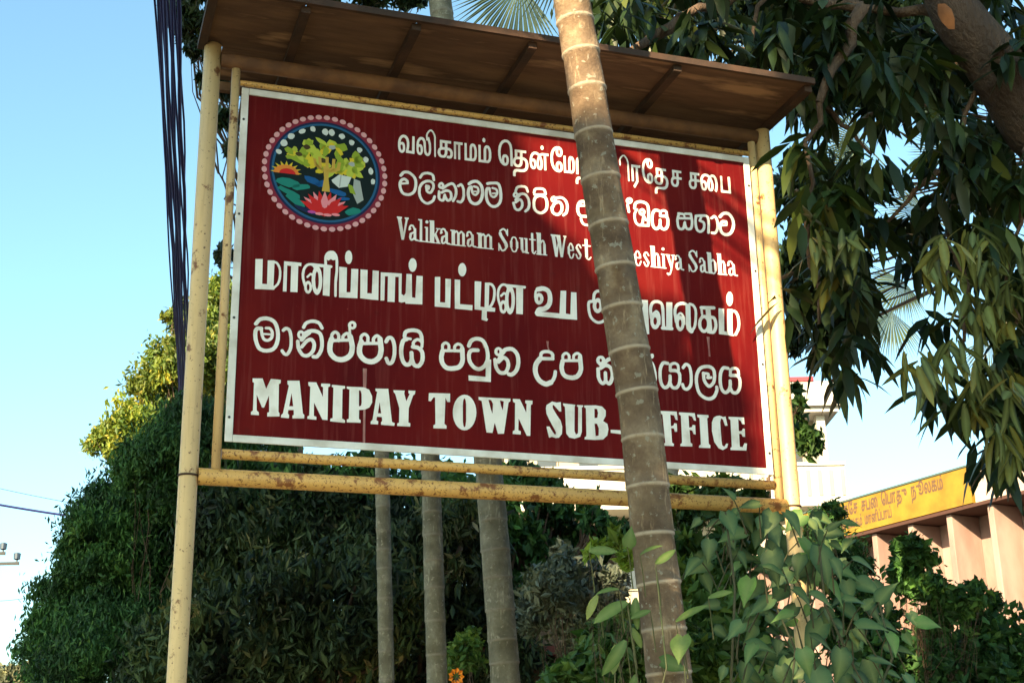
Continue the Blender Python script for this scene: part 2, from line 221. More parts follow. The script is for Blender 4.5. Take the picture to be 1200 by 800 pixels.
# lettering
DATA={
'1':[[3082,3292,3078,3295,3078,3305,3079,3345,3086,3363,3098,3377,3120,3385,3188,3388,3207,3394,3219,3403,3228,3418,3233,3443,3232,3477,3222,3497,3213,3504,3197,3510,3195,3470,3189,3445,3179,3427,3160,3413,3145,3409,3125,3409,3107,3415,3087,3435,3078,3460,3077,3415,3073,3412,3050,3413,3048,3602,3042,3655,3035,3677,3021,3697,3007,3704,2988,3702,2966,3687,2949,3660,2938,3622,2932,3578,2935,3518,2947,3474,2951,3517,2961,3537,2972,3546,2993,3549,3007,3545,3022,3528,3028,3513,3031,3495,3031,3465,3022,3433,3007,3414,2990,3408,2978,3408,2963,3411,2952,3418,2929,3443,2913,3485,2905,3532,2904,3583,2912,3642,2928,3683,2943,3707,2956,3720,2982,3735,3015,3736,3039,3723,3058,3700,3069,3670,3075,3628,3078,3487,3088,3515,3104,3532,3104,3625,3107,3628,3238,3628,3242,3625,3242,3600,3238,3597,3197,3597,3196,3543,3218,3538,3235,3529,3249,3515,3256,3503,3264,3467,3263,3432,3256,3403,3246,3385,3232,3371,3212,3359,3178,3354,3133,3354,3118,3349,3109,3332,3108,3295,3105,3292],[3843,3294,3840,3302,3839,3335,3843,3355,3851,3373,3860,3382,3873,3388,3920,3388,3948,3397,3957,3403,3968,3420,3977,3457,3979,3487,3978,3555,3971,3585,3958,3602,3952,3604,3943,3599,3936,3585,3932,3570,3932,3420,3928,3417,3907,3417,3903,3420,3903,3560,3900,3588,3894,3602,3890,3604,3885,3601,3878,3582,3876,3497,3876,3420,3873,3417,3850,3417,3848,3420,3848,3578,3853,3603,3861,3622,3875,3633,3895,3635,3905,3631,3918,3612,3932,3629,3942,3634,3970,3632,3982,3623,3991,3612,4003,3573,4008,3512,4004,3448,3992,3403,3984,3388,3970,3373,3942,3359,3892,3358,3880,3354,3873,3348,3869,3340,3868,3298,3865,3296],[4835,3298,4832,3303,4831,3340,4836,3363,4844,3377,4853,3386,4867,3391,4927,3392,4955,3400,4964,3407,4972,3418,4982,3453,4981,3478,4975,3497,4965,3509,4947,3517,4942,3460,4931,3435,4920,3424,4902,3417,4877,3416,4860,3421,4846,3433,4832,3462,4832,3493,4841,3522,4858,3538,4858,3582,4858,3632,4860,3634,4988,3633,4990,3607,4987,3603,4947,3603,4946,3550,4978,3539,4999,3518,5010,3487,5012,3447,5002,3407,4992,3390,4979,3377,4965,3368,4947,3362,4885,3361,4873,3357,4862,3342,4861,3302],[4573,3339,4561,3362,4598,3430,4598,3602,4570,3602,4570,3422,4567,3419,4547,3419,4543,3422,4543,3502,4543,3630,4547,3633,4657,3633,4660,3630,4658,3603,4626,3602,4626,3420,4582,3342],[1778,3403,1765,3408,1752,3422,1744,3442,1739,3472,1738,3520,1742,3555,1751,3583,1762,3603,1778,3619,1797,3627,1825,3623,1842,3610,1858,3582,1866,3537,1866,3492,1858,3440,1898,3439,1900,3620,1903,3622,1925,3622,1927,3605,1927,3412,1923,3408,1830,3410,1828,3433,1838,3487,1838,3540,1827,3577,1815,3591,1802,3595,1790,3589,1779,3577,1771,3557,1766,3533,1792,3536,1807,3525,1818,3500,1820,3453,1816,3433,1807,3416,1793,3405],[2160,3403,2154,3412,2152,3647,2147,3668,2137,3692,2127,3708,2115,3718,2103,3710,2087,3687,2078,3667,2076,3650,2078,3631,2085,3639,2095,3637,2115,3558,2118,3488,2114,3450,2108,3430,2095,3411,2078,3404,2060,3408,2047,3422,2039,3440,2035,3462,2028,3567,2019,3588,2013,3594,2005,3596,1994,3590,1986,3578,1979,3562,1974,3535,2000,3536,2014,3522,2022,3498,2023,3453,2012,3418,1998,3406,1983,3404,1973,3408,1963,3418,1954,3438,1950,3458,1948,3532,1953,3565,1960,3587,1976,3613,1993,3626,2015,3628,2028,3622,2037,3615,2048,3595,2055,3570,2058,3488,2063,3455,2070,3439,2077,3437,2082,3440,2088,3452,2092,3473,2091,3540,2078,3597,2068,3592,2061,3598,2058,3660,2065,3685,2083,3715,2098,3730,2117,3737,2133,3729,2147,3712,2164,3678,2170,3652,2172,3410,2168,3403],[2233,3407,2218,3413,2207,3423,2199,3437,2193,3460,2193,3478,2198,3502,2206,3515,2219,3528,2219,3622,2222,3624,2347,3624,2349,3622,2349,3597,2347,3593,2306,3592,2307,3538,2328,3537,2342,3532,2359,3517,2370,3485,2368,3445,2355,3418,2342,3409,2328,3407,2313,3408,2298,3413,2302,3438,2330,3439,2338,3448,2341,3463,2340,3483,2334,3498,2322,3506,2307,3508,2304,3460,2292,3427,2280,3414,2267,3408],[3317,3410,3300,3422,3292,3435,3286,3458,3282,3488,3282,3527,3288,3563,3295,3587,3311,3613,3332,3629,3352,3633,3378,3629,3402,3612,3417,3622,3440,3628,3512,3628,3515,3625,3513,3598,3482,3597,3482,3417,3480,3414,3458,3414,3456,3417,3456,3553,3455,3598,3433,3596,3418,3587,3430,3558,3437,3530,3440,3488,3438,3458,3432,3433,3424,3418,3410,3410,3393,3411,3383,3418,3376,3428,3369,3452,3367,3475,3369,3528,3385,3587,3373,3596,3353,3601,3338,3597,3328,3588,3317,3567,3310,3540,3332,3542,3342,3539,3349,3532,3361,3502,3362,3472,3357,3437,3349,3422,3337,3412],[2383,3412,2382,3622,2385,3625,2482,3625,2485,3622,2483,3595,2456,3593,2456,3475,2456,3413,2453,3411,2433,3411,2431,3413,2431,3593,2407,3593,2407,3413,2403,3411],[2508,3412,2506,3415,2506,3622,2508,3625,2530,3625,2532,3622,2533,3442,2566,3443,2566,3532,2568,3588,2573,3607,2581,3620,2595,3629,2610,3630,2620,3627,2631,3618,2644,3588,2651,3547,2651,3482,2642,3442,2630,3422,2612,3412],[2673,3412,2670,3415,2670,3623,2673,3626,2693,3626,2697,3623,2697,3443,2732,3443,2732,3533,2733,3578,2738,3600,2746,3617,2758,3628,2770,3631,2787,3629,2799,3620,2809,3603,2815,3587,2822,3542,2822,3487,2812,3442,2797,3421,2780,3413],[3615,3412,3593,3420,3575,3436,3563,3452,3548,3487,3539,3523,3536,3562,3538,3612,3543,3647,3556,3683,3573,3710,3592,3727,3613,3737,3643,3739,3662,3732,3676,3718,3681,3708,3687,3682,3687,3660,3682,3638,3673,3620,3663,3612,3653,3608,3630,3609,3618,3618,3609,3633,3604,3655,3604,3678,3608,3700,3595,3688,3583,3670,3575,3650,3568,3618,3565,3592,3568,3533,3574,3502,3586,3473,3602,3455,3599,3472,3601,3512,3612,3537,3628,3549,3650,3550,3662,3544,3677,3525,3683,3497,3682,3462,3678,3443,3669,3428,3657,3418,3645,3412],[4503,3411,4496,3420,4495,3642,4490,3672,4482,3692,4460,3723,4453,3727,4445,3724,4425,3702,4411,3677,4411,3605,4403,3601,4395,3605,4393,3628,4391,3668,4395,3687,4412,3717,4436,3740,4452,3746,4465,3743,4481,3728,4499,3700,4512,3662,4514,3627,4514,3420,4511,3413],[4065,3413,4050,3421,4041,3430,4033,3448,4029,3472,4034,3512,4041,3525,4051,3535,4051,3628,4053,3632,4157,3632,4160,3628,4160,3603,4147,3601,4124,3600,4124,3547,4147,3542,4157,3537,4172,3517,4178,3492,4178,3462,4172,3438,4164,3425,4150,3415,4133,3414,4118,3419,4116,3422,4117,3442,4109,3428,4098,3418,4087,3413],[4760,3415,4740,3420,4728,3427,4716,3438,4702,3458,4688,3497,4678,3560,4679,3610,4685,3650,4698,3688,4718,3720,4732,3732,4747,3740,4780,3743,4801,3733,4815,3713,4821,3687,4821,3665,4817,3642,4807,3623,4792,3612,4773,3612,4760,3618,4749,3633,4742,3660,4742,3682,4747,3704,4738,3697,4728,3682,4716,3655,4711,3635,4707,3603,4707,3557,4711,3523,4722,3485,4740,3459,4738,3502,4743,3528,4757,3548,4775,3554,4792,3552,4806,3540,4816,3515,4818,3488,4815,3457,4804,3433,4793,3422,4782,3417],[3700,3416,3698,3418,3698,3627,3700,3630,3720,3630,3723,3627,3723,3448,3753,3448,3753,3530,3754,3583,3763,3618,3773,3631,3782,3634,3798,3634,3812,3625,3821,3612,3828,3590,3833,3543,3832,3482,3824,3443,3810,3424,3793,3417],[5085,3417,5070,3422,5058,3433,5049,3450,5045,3468,5048,3508,5056,3527,5068,3540,5068,3632,5072,3635,5187,3633,5187,3605,5148,3603,5148,3550,5187,3548,5188,3522,5185,3519,5148,3518,5148,3475,5144,3457,5136,3437,5127,3426,5115,3419],[4202,3418,4199,3420,4199,3628,4202,3632,4223,3632,4227,3628,4227,3450,4300,3448,4301,3473,4301,3628,4303,3632,4325,3632,4328,3628,4328,3420,4325,3418],[5315,3418,5303,3423,5289,3435,5283,3447,5277,3473,5278,3497,5282,3517,5300,3540,5300,3633,5303,3636,5418,3636,5422,3633,5422,3608,5418,3605,5382,3603,5382,3552,5418,3550,5422,3547,5422,3523,5418,3520,5382,3518,5381,3478,5377,3457,5369,3438,5358,3426,5342,3418],[5467,3418,5455,3424,5441,3443,5432,3473,5430,3500,5431,3540,5436,3572,5443,3593,5458,3618,5475,3632,5500,3641,5533,3638,5558,3622,5577,3637,5588,3641,5605,3641,5620,3636,5633,3624,5645,3605,5652,3582,5658,3545,5658,3515,5653,3473,5646,3440,5638,3420,5630,3418,5613,3437,5622,3465,5628,3502,5629,3540,5623,3577,5616,3595,5603,3607,5588,3608,5576,3600,5589,3570,5598,3538,5601,3507,5600,3473,5596,3450,5586,3428,5570,3418,5553,3418,5543,3423,5533,3435,5527,3452,5522,3477,5524,3533,5530,3563,5542,3595,5525,3606,5503,3609,5488,3604,5478,3594,5466,3573,5459,3547,5473,3551,5487,3550,5503,3538,5511,3525,5515,3508,5516,3470,5511,3447,5501,3428,5488,3419],[5700,3423,5697,3427,5698,3637,5720,3638,5723,3635,5723,3455,5798,3454,5799,3478,5799,3635,5802,3638,5823,3638,5827,3635,5827,3427,5823,3423],[1779,3435,1785,3434,1788,3438,1794,3458,1792,3490,1787,3502,1780,3506,1770,3499,1764,3490,1768,3453],[1987,3435,1992,3438,1997,3448,1998,3480,1992,3502,1987,3507,1983,3506,1976,3498,1972,3487,1976,3453,1981,3440],[2240,3438,2252,3437,2260,3439,2266,3443,2272,3457,2276,3472,2277,3507,2260,3508,2238,3503,2231,3498,2224,3485,2225,3455,2231,3445],[2981,3440,2993,3442,3002,3460,3003,3495,2995,3514,2990,3518,2984,3515,2975,3497,2974,3467],[3323,3440,3329,3442,3334,3452,3337,3483,3331,3505,3327,3511,3320,3511,3308,3497,3308,3488,3313,3455],[3128,3442,3138,3440,3150,3444,3162,3462,3166,3510,3147,3512,3123,3506,3114,3498,3110,3488,3108,3472,3113,3453],[3401,3442,3405,3441,3408,3447,3413,3475,3411,3523,3403,3555,3402,3558,3398,3542,3392,3495,3393,3467],[2592,3443,2600,3442,2612,3448,2618,3458,2622,3473,2624,3543,2615,3588,2608,3597,2602,3597,2593,3573],[2760,3443,2773,3444,2782,3449,2792,3473,2794,3538,2791,3567,2784,3588,2778,3597,2772,3599,2766,3593,2762,3578],[3632,3443,3638,3443,3646,3448,3654,3465,3656,3490,3648,3516,3642,3520,3637,3518,3628,3500,3627,3470],[4117,3443,4122,3448,4140,3445,4147,3452,4152,3483,4145,3506,4135,3513,4124,3513,4124,3480],[4072,3445,4080,3444,4089,3450,4097,3472,4098,3513,4082,3515,4067,3509,4057,3492,4058,3462,4063,3451],[4771,3447,4783,3453,4791,3477,4790,3503,4783,3522,4778,3524,4773,3522,4765,3502,4765,3468],[3778,3448,3790,3449,3798,3455,3806,3478,3808,3547,3798,3593,3793,3602,3787,3602,3779,3577],[4880,3448,4890,3447,4902,3451,4912,3468,4916,3517,4898,3518,4885,3517,4872,3511,4863,3495,4863,3465,4869,3455],[5092,3448,5098,3448,5110,3454,5119,3477,5121,3518,5102,3518,5083,3512,5073,3493,5072,3478,5076,3462,5083,3452],[5473,3448,5480,3449,5483,3453,5489,3473,5486,3508,5480,3517,5473,3520,5465,3515,5457,3503,5461,3468,5466,3455],[5560,3448,5565,3451,5570,3462,5573,3492,5570,3533,5561,3563,5560,3567,5558,3565,5556,3557,5550,3517,5551,3472,5555,3455],[5322,3450,5330,3448,5338,3451,5346,3458,5351,3472,5353,3518,5337,3520,5317,3514,5311,3508,5306,3495,5307,3467,5312,3457],[2247,3538,2277,3540,2277,3592,2247,3592],[3134,3542,3165,3542,3166,3595,3135,3597],[4076,3547,4098,3547,4098,3600,4076,3600],[4886,3548,4915,3548,4916,3602,4887,3603],[5095,3550,5121,3550,5121,3603,5095,3603],[5327,3550,5353,3552,5353,3603,5327,3603],[3642,3638,3650,3639,3654,3645,3659,3668,3655,3693,3647,3704,3638,3707,3632,3680,3632,3655,3636,3645],[4778,3643,4782,3642,4789,3648,4794,3668,4792,3692,4783,3708,4777,3712,4775,3710,4769,3687,4770,3658],[2737,3663,2726,3668,2718,3687,2721,3708,2730,3719,2737,3721,2749,3713,2756,3692,2749,3670],[3433,3667,3422,3678,3418,3698,3426,3718,3438,3723,3443,3722,3452,3712,3456,3692,3448,3672,3443,3668]],
'2':[[3937,2780,3918,2785,3904,2793,3891,2807,3884,2822,3872,2865,3877,2875,3888,2879,3899,2872,3913,2828,3924,2815,3937,2809,3962,2808,4023,2822,4031,2820,4037,2812,4036,2800,4028,2794,3970,2780],[2058,2815,2037,2823,2013,2840,1998,2857,1985,2880,1976,2902,1969,2933,1968,2968,1971,3003,1986,3045,2001,3068,2017,3085,2053,3107,2075,3114,2097,3116,2122,3111,2141,3098,2155,3078,2161,3053,2157,3017,2139,2975,2122,2953,2112,2948,2098,2946,2073,2953,2056,2972,2047,3030,2055,3052,2062,3054,2090,3051,2104,3043,2108,3028,2100,3000,2092,2993,2081,2997,2087,2980,2102,2976,2112,2988,2129,3027,2131,3052,2128,3067,2122,3076,2108,3084,2095,3086,2067,3080,2037,3063,2015,3035,2001,3002,1998,2948,2008,2902,2028,2867,2057,2846,2072,2843,2083,2846,2120,2871,2131,2885,2144,2928,2150,2935,2163,2937,2172,2928,2173,2918,2160,2878,2154,2865,2141,2850,2120,2833,2097,2819,2080,2814],[4810,2831,4793,2840,4778,2857,4768,2877,4761,2905,4758,2948,4760,2990,4766,3030,4778,3062,4798,3091,4818,3102,4833,3104,4867,3100,4876,3095,4880,3084,4898,3099,4915,3106,4935,3108,4950,3106,4968,3097,4979,3082,4983,3035,4980,3025,4990,3008,4996,2987,4992,2925,4987,2903,4977,2880,4957,2853,4932,2840,4912,2838,4895,2841,4882,2849,4872,2862,4858,2848,4838,2835,4825,2831],[4607,2855,4585,2863,4569,2875,4556,2892,4548,2913,4541,2960,4543,3007,4553,3033,4574,3063,4563,3058,4553,3059,4546,3065,4543,3077,4551,3128,4565,3155,4580,3167,4603,3179,4628,3186,4650,3188,4687,3184,4717,3172,4737,3153,4747,3133,4752,3107,4754,3063,4743,2877,4737,2867,4730,2863],[3388,2858,3367,2863,3352,2870,3337,2880,3322,2895,3311,2915,3306,2933,3303,2990,3308,3023,3316,3050,3326,3068,3338,3082,3325,3082,3320,3086,3316,3093,3319,3102,3311,3110,3311,3120,3321,3158,3331,3172,3352,3184,3403,3192,3433,3191,3450,3186,3462,3177,3469,3167,3480,3120,3470,3102,3456,3097,3472,3085,3486,3063,3494,3032,3496,2988,3489,2942,3481,2920,3469,2902,3452,2884,3432,2870,3412,2861],[3213,2860,3203,2867,3201,2878,3236,2915,3249,2958,3247,3002,3241,3027,3230,3048,3219,3062,3208,3069,3197,3072,3185,3071,3170,3065,3138,3023,3138,3021,3150,3026,3163,3026,3177,3018,3185,3008,3197,2978,3196,2937,3185,2908,3158,2876,3135,2865,3112,2866,3092,2876,3079,2892,3061,2955,3061,2963,3069,2972,3077,2973,3087,2970,3090,2980,3097,2987,3090,2993,3089,3005,3104,3025,3085,3029,3074,3040,3071,3048,3071,3067,3083,3088,3092,3095,3091,3107,3106,3155,3119,3170,3135,3180,3173,3191,3215,3191,3238,3182,3251,3168,3264,3122,3262,3113,3257,3108,3247,3106,3238,3112,3223,3157,3212,3162,3190,3163,3160,3159,3135,3146,3128,3133,3118,3098,3135,3084,3187,3102,3215,3099,3232,3091,3245,3079,3266,3047,3275,3017,3281,2983,3279,2952,3274,2928,3266,2907,3254,2888,3225,2862],[5707,2860,5682,2868,5657,2887,5641,2912,5632,2946,5615,2903,5604,2885,5590,2872,5572,2866,5538,2866,5530,2868,5524,2875,5523,2885,5530,2896,5570,2899,5577,2904,5592,2930,5602,2962,5606,2995,5604,3038,5600,3055,5592,3073,5583,3080,5548,3054,5537,3056,5529,3065,5529,3075,5533,3081,5572,3111,5582,3114,5595,3112,5607,3105,5619,3092,5634,3057,5638,3013,5660,3044,5685,3062,5733,3065,5743,3062,5751,3053,5752,3040,5748,2998,5735,2991,5670,2980,5669,2962,5673,2937,5685,2913,5705,2899,5732,2899,5762,2913,5782,2937,5799,2970,5809,3000,5813,3035,5811,3065,5802,3093,5783,3123,5762,3139,5737,3139,5715,3132,5701,3122,5670,3087,5658,3084,5648,3088,5641,3097,5641,3110,5673,3148,5690,3162,5717,3174,5747,3179,5768,3177,5792,3167,5810,3150,5826,3130,5839,3105,5849,3070,5851,3018,5842,2977,5822,2928,5800,2897,5777,2877,5745,2863],[3582,2863,3553,2873,3533,2892,3525,2913,3518,2957,3521,2967,3531,2973,3545,3007,3558,3023,3543,3026,3531,3037,3524,3050,3524,3070,3534,3090,3547,3101,3560,3106,3573,3106,3587,3100,3638,3112,3663,3112,3693,3100,3719,3075,3729,3058,3737,3032,3741,3010,3741,2978,3729,2922,3722,2907,3709,2892,3678,2868,3667,2868,3658,2877,3660,2891,3688,2915,3699,2930,3709,2973,3709,3013,3700,3045,3686,3067,3663,3080,3638,3081,3600,3071,3595,3052,3618,3057,3632,3055,3652,3044,3665,3028,3673,3010,3677,2988,3672,2937,3655,2903,3630,2876,3610,2865],[5378,2863,5353,2871,5338,2884,5328,2903,5321,2928,5316,2980,5318,3020,5328,3078,5333,3087,5340,3090,5400,3102,5458,3108,5483,3106,5503,3095,5515,3073,5520,3037,5519,2972,5511,2902,5507,2875,5502,2866,5488,2863,5480,2868,5476,2875,5487,2987,5487,3047,5483,3067,5478,3074,5468,3076,5430,3073,5409,3032,5440,3022,5457,3005,5462,2973,5457,2935,5448,2910,5428,2885,5403,2868],[4818,2865,4836,2875,4849,2892,4859,2923,4861,2970,4867,2979,4875,2982,4887,2980,4894,2972,4894,2927,4890,2905,4903,2878,4907,2873,4913,2872,4923,2873,4933,2878,4947,2897,4956,2918,4962,2963,4960,2990,4953,3002,4940,3007,4885,3001,4877,3003,4869,3008,4866,3017,4869,3030,4870,3068,4832,3069,4824,3067,4813,3053,4801,3027,4793,2967,4793,2932,4798,2897,4806,2877],[5135,2867,5117,2871,5101,2883,5091,2905,5086,2932,5083,2977,5085,3002,5105,3070,5104,3083,5110,3090,5123,3094,5180,3093,5190,3087,5195,3095,5202,3099,5270,3107,5285,3105,5294,3095,5304,3020,5305,2997,5302,2960,5294,2923,5285,2904,5277,2893,5263,2883,5233,2876,5208,2883,5200,2890,5192,2902,5179,2883,5168,2875,5152,2868],[2833,2868,2813,2873,2788,2888,2767,2910,2754,2933,2744,2967,2739,3002,2739,3045,2746,3085,2755,3105,2765,3114,2795,3118,2805,3114,2812,3103,2809,3090,2819,3032,2827,3020,2842,3015,2853,3021,2867,3040,2827,3034,2820,3042,2821,3050,2827,3054,2860,3061,2868,3061,2873,3057,2874,3077,2865,3092,2822,3102,2818,3110,2820,3118,2832,3124,2872,3117,2886,3108,2896,3093,2901,3070,2897,3043,2880,3013,2858,2993,2843,2989,2827,2991,2805,3005,2793,3030,2783,3084,2779,3080,2776,3067,2772,3020,2775,2988,2783,2952,2790,2937,2804,2918,2820,2906,2837,2902,2857,2906,2876,2918,2892,2937,2902,2955,2912,2998,2910,3075,2904,3122,2895,3150,2885,3160,2862,3161,2818,3154,2772,3140,2759,3147,2756,3160,2765,3172,2802,3184,2878,3195,2890,3194,2907,3187,2915,3180,2927,3162,2939,3117,2946,3055,2945,2995,2937,2953,2922,2922,2896,2892,2863,2873],[2237,2871,2210,2882,2195,2903,2191,2932,2197,2997,2205,3004,2215,3004,2222,2998,2225,2988,2262,3014,2285,3026,2303,3028,2324,3025,2349,3010,2361,2987,2365,2942,2362,2920,2357,2908,2340,2890,2322,2880,2302,2879,2292,2885,2278,2902,2272,2887,2265,2878,2255,2873],[2622,2873,2595,2878,2573,2889,2558,2903,2542,2935,2529,2983,2528,3017,2533,3057,2545,3087,2555,3097,2578,3109,2592,3109,2600,3102,2605,3111,2613,3115,2647,3112,2667,3101,2677,3077,2677,3043,2669,3022,2648,2997,2633,2988,2620,2988,2607,2993,2595,3001,2581,3023,2573,3065,2566,3042,2563,3007,2568,2972,2578,2940,2587,2925,2600,2915,2617,2909,2637,2912,2658,2927,2672,2945,2687,2983,2696,3030,2692,3090,2680,3122,2669,3135,2653,3147,2645,3151,2632,3151,2600,3140,2565,3110,2553,3108,2545,3111,2540,3118,2541,3135,2572,3164,2592,3176,2623,3185,2652,3186,2673,3177,2696,3158,2716,3132,2724,3110,2731,3072,2731,3018,2722,2977,2710,2943,2697,2918,2675,2893,2648,2878],[2443,2876,2417,2883,2409,2892,2409,2900,2420,2911,2452,2906,2469,2932,2479,2975,2477,3047,2471,3072,2462,3089,2437,3071,2427,3069,2414,3078,2415,3091,2452,3119,2463,3121,2473,3119,2492,3098,2507,3052,2509,2973,2500,2928,2487,2902,2472,2883,2457,2876],[3897,2880,3872,2886,3855,2900,3843,2922,3835,2953,3833,2983,3838,3022,3848,3052,3862,3075,3882,3092,3902,3099,4007,3110,4015,3107,4021,3100,4022,3092,4019,3083,4007,3076,3957,3072,3962,3053,4022,3061,4034,3055,4037,3043,4033,3037,4027,3032,3870,3010,3868,2960,3876,2930,3887,2917,3903,2913,3932,2915,4028,2927,4038,2923,4044,2913,4042,2902,4032,2894,3962,2883],[2365,2881,2356,2890,2356,2900,2382,2953,2391,2998,2389,3040,2374,3077,2362,3089,2345,3086,2307,3062,2258,3018,2248,3016,2237,3024,2223,3024,2213,3028,2199,3043,2197,3068,2209,3093,2227,3105,2240,3107,2250,3104,2266,3088,2270,3070,2310,3100,2348,3119,2372,3118,2386,3108,2395,3098,2410,3072,2419,3043,2421,3010,2419,2978,2410,2943,2383,2888,2375,2881],[4225,2883,4213,2886,4197,2896,4182,2912,4171,2932,4168,2948,4171,2962,4206,3000,4182,3014,4172,3023,4167,3035,4168,3055,4174,3077,4184,3095,4198,3110,4212,3117,4242,3122,4293,3122,4302,3110,4298,3099,4292,3094,4268,3093,4222,3089,4213,3083,4204,3070,4198,3052,4197,3040,4228,3023,4235,3015,4239,3002,4234,2987,4202,2953,4198,2945,4207,2929,4223,2914,4240,2914,4290,2927,4300,2922,4303,2908,4298,2901,4292,2898,4245,2885],[4604,2885,4620,2886,4636,2903,4642,2922,4652,2978,4658,2990,4655,2995,4640,2993,4630,2996,4613,3012,4608,3035,4612,3055,4619,3067,4635,3081,4658,3088,4673,3086,4688,3074,4696,3058,4697,3045,4691,3023,4681,3008,4712,2949,4718,3025,4717,3112,4712,3128,4703,3140,4680,3150,4645,3153,4612,3145,4590,3132,4583,3115,4576,3068,4583,3077,4593,3080,4603,3075,4606,3065,4573,3008,4569,2963,4578,2912,4590,2895],[1827,2890,1803,2896,1787,2906,1771,2925,1760,2950,1750,2985,1747,3010,1749,3038,1758,3065,1768,3081,1782,3093,1795,3100,1812,3105,1833,3099,1860,3077,1864,3042,1860,3033,1779,3017,1784,2977,1794,2950,1803,2935,1812,2928,1825,2923,1853,2921,1870,2926,1888,2936,1904,2950,1915,2968,1924,3000,1928,3042,1927,3073,1923,3093,1912,3118,1900,3132,1875,3150,1852,3160,1830,3160,1812,3153,1784,3115,1775,3110,1765,3111,1759,3117,1756,3125,1758,3133,1781,3168,1797,3182,1825,3192,1857,3192,1887,3181,1923,3154,1943,3128,1956,3097,1960,3063,1959,3017,1950,2972,1938,2943,1917,2918,1888,2899,1858,2890],[4661,2890,4709,2893,4712,2935,4705,2929,4696,2928,4688,2933,4677,2955,4669,2910],[3388,2892,3397,2891,3415,2898,3442,2921,3454,2942,3462,2977,3462,3020,3452,3057,3442,3067,3410,3073,3397,3075,3356,3053,3343,3027,3336,2995,3336,2953,3345,2920,3363,2901],[4085,2892,4073,2897,4069,2903,4069,2912,4075,2920,4108,2941,4117,2952,4125,2988,4129,3045,4127,3077,4123,3088,4080,3087,4069,3095,4067,3103,4069,3112,4075,3117,4083,3119,4125,3120,4137,3117,4147,3110,4155,3097,4159,3082,4161,3045,4157,2985,4146,2937,4128,2916],[3122,2895,3133,2896,3147,2907,3159,2923,3166,2942,3167,2972,3162,2988,3155,2996,3142,2987,3110,2958,3102,2956,3091,2958,3105,2908,3111,2900],[3583,2897,3600,2896,3615,2906,3630,2925,3641,2947,3644,2972,3642,3000,3630,3019,3617,3023,3595,3012,3578,2997,3554,2945,3561,2908],[5375,2897,5392,2898,5410,2913,5422,2932,5429,2958,5427,2992,5382,3006,5375,3013,5374,3022,5388,3050,5397,3069,5358,3060,5349,3012,5349,2965,5355,2927,5363,2905],[5130,2900,5147,2900,5158,2908,5167,2933,5176,2975,5190,2991,5202,2990,5210,2981,5209,2960,5218,2923,5225,2910,5243,2909,5253,2915,5262,2930,5268,2952,5273,2988,5272,3020,5118,3004,5115,2978,5116,2948,5121,2917],[2239,2902,2247,2903,2261,2962,2268,2969,2278,2971,2287,2965,2290,2948,2312,2908,2323,2915,2332,2925,2335,2957,2329,2987,2322,2994,2312,2997,2290,2995,2242,2967,2232,2968,2225,2975,2223,2915,2228,2906],[4482,3008,4475,3012,4471,3020,4458,3108,4462,3120,4472,3127,4456,3142,4453,3165,4464,3188,4477,3199,4498,3207,4515,3206,4527,3201,4537,3190,4541,3180,4541,3165,4536,3152,4522,3134,4508,3127,4484,3122,4489,3113,4502,3023,4495,3010],[5680,3008,5723,3016,5724,3025,5698,3026],[2623,3013,2632,3017,2647,3035,2635,3035,2607,3031,2612,3021],[4648,3027,4658,3029,4663,3038,4662,3050,4657,3054,4647,3052,4641,3043,4641,3033],[5127,3035,5184,3040,5178,3058,5175,3064,5137,3063],[4900,3038,4935,3042,4953,3040,4950,3074,4930,3079,4908,3070,4900,3060],[1783,3042,1838,3053,1829,3062,1815,3072,1807,3070,1791,3058],[5208,3043,5267,3049,5264,3075,5260,3076,5200,3071],[3894,3045,3933,3049,3934,3055,3929,3062,3923,3068,3908,3065],[2651,3047,2652,3070,2647,3085,2612,3090,2603,3095,2602,3088,2599,3080,2603,3048,2643,3054],[3099,3053,3105,3052,3111,3058,3112,3067,3108,3072,3103,3073,3098,3070,3095,3060],[2227,3055,2237,3054,2241,3060,2242,3070,2237,3077,2230,3076,2224,3068],[3556,3055,3560,3053,3567,3057,3571,3065,3567,3075,3560,3077,3554,3072,3552,3062],[2145,3106,2135,3117,2127,3165,2122,3172,2110,3177,2072,3181,2040,3171,2024,3158,2005,3122,1997,3116,1985,3118,1978,3128,1979,3137,1988,3154,2007,3184,2037,3202,2078,3211,2120,3206,2146,3190,2157,3170,2164,3118,2157,3108],[3338,3108,3450,3122,3442,3155,3428,3162,3408,3163,3377,3161,3358,3155,3346,3145],[4491,3155,4497,3153,4504,3158,4506,3170,4503,3174,4497,3177,4489,3170,4488,3160]],
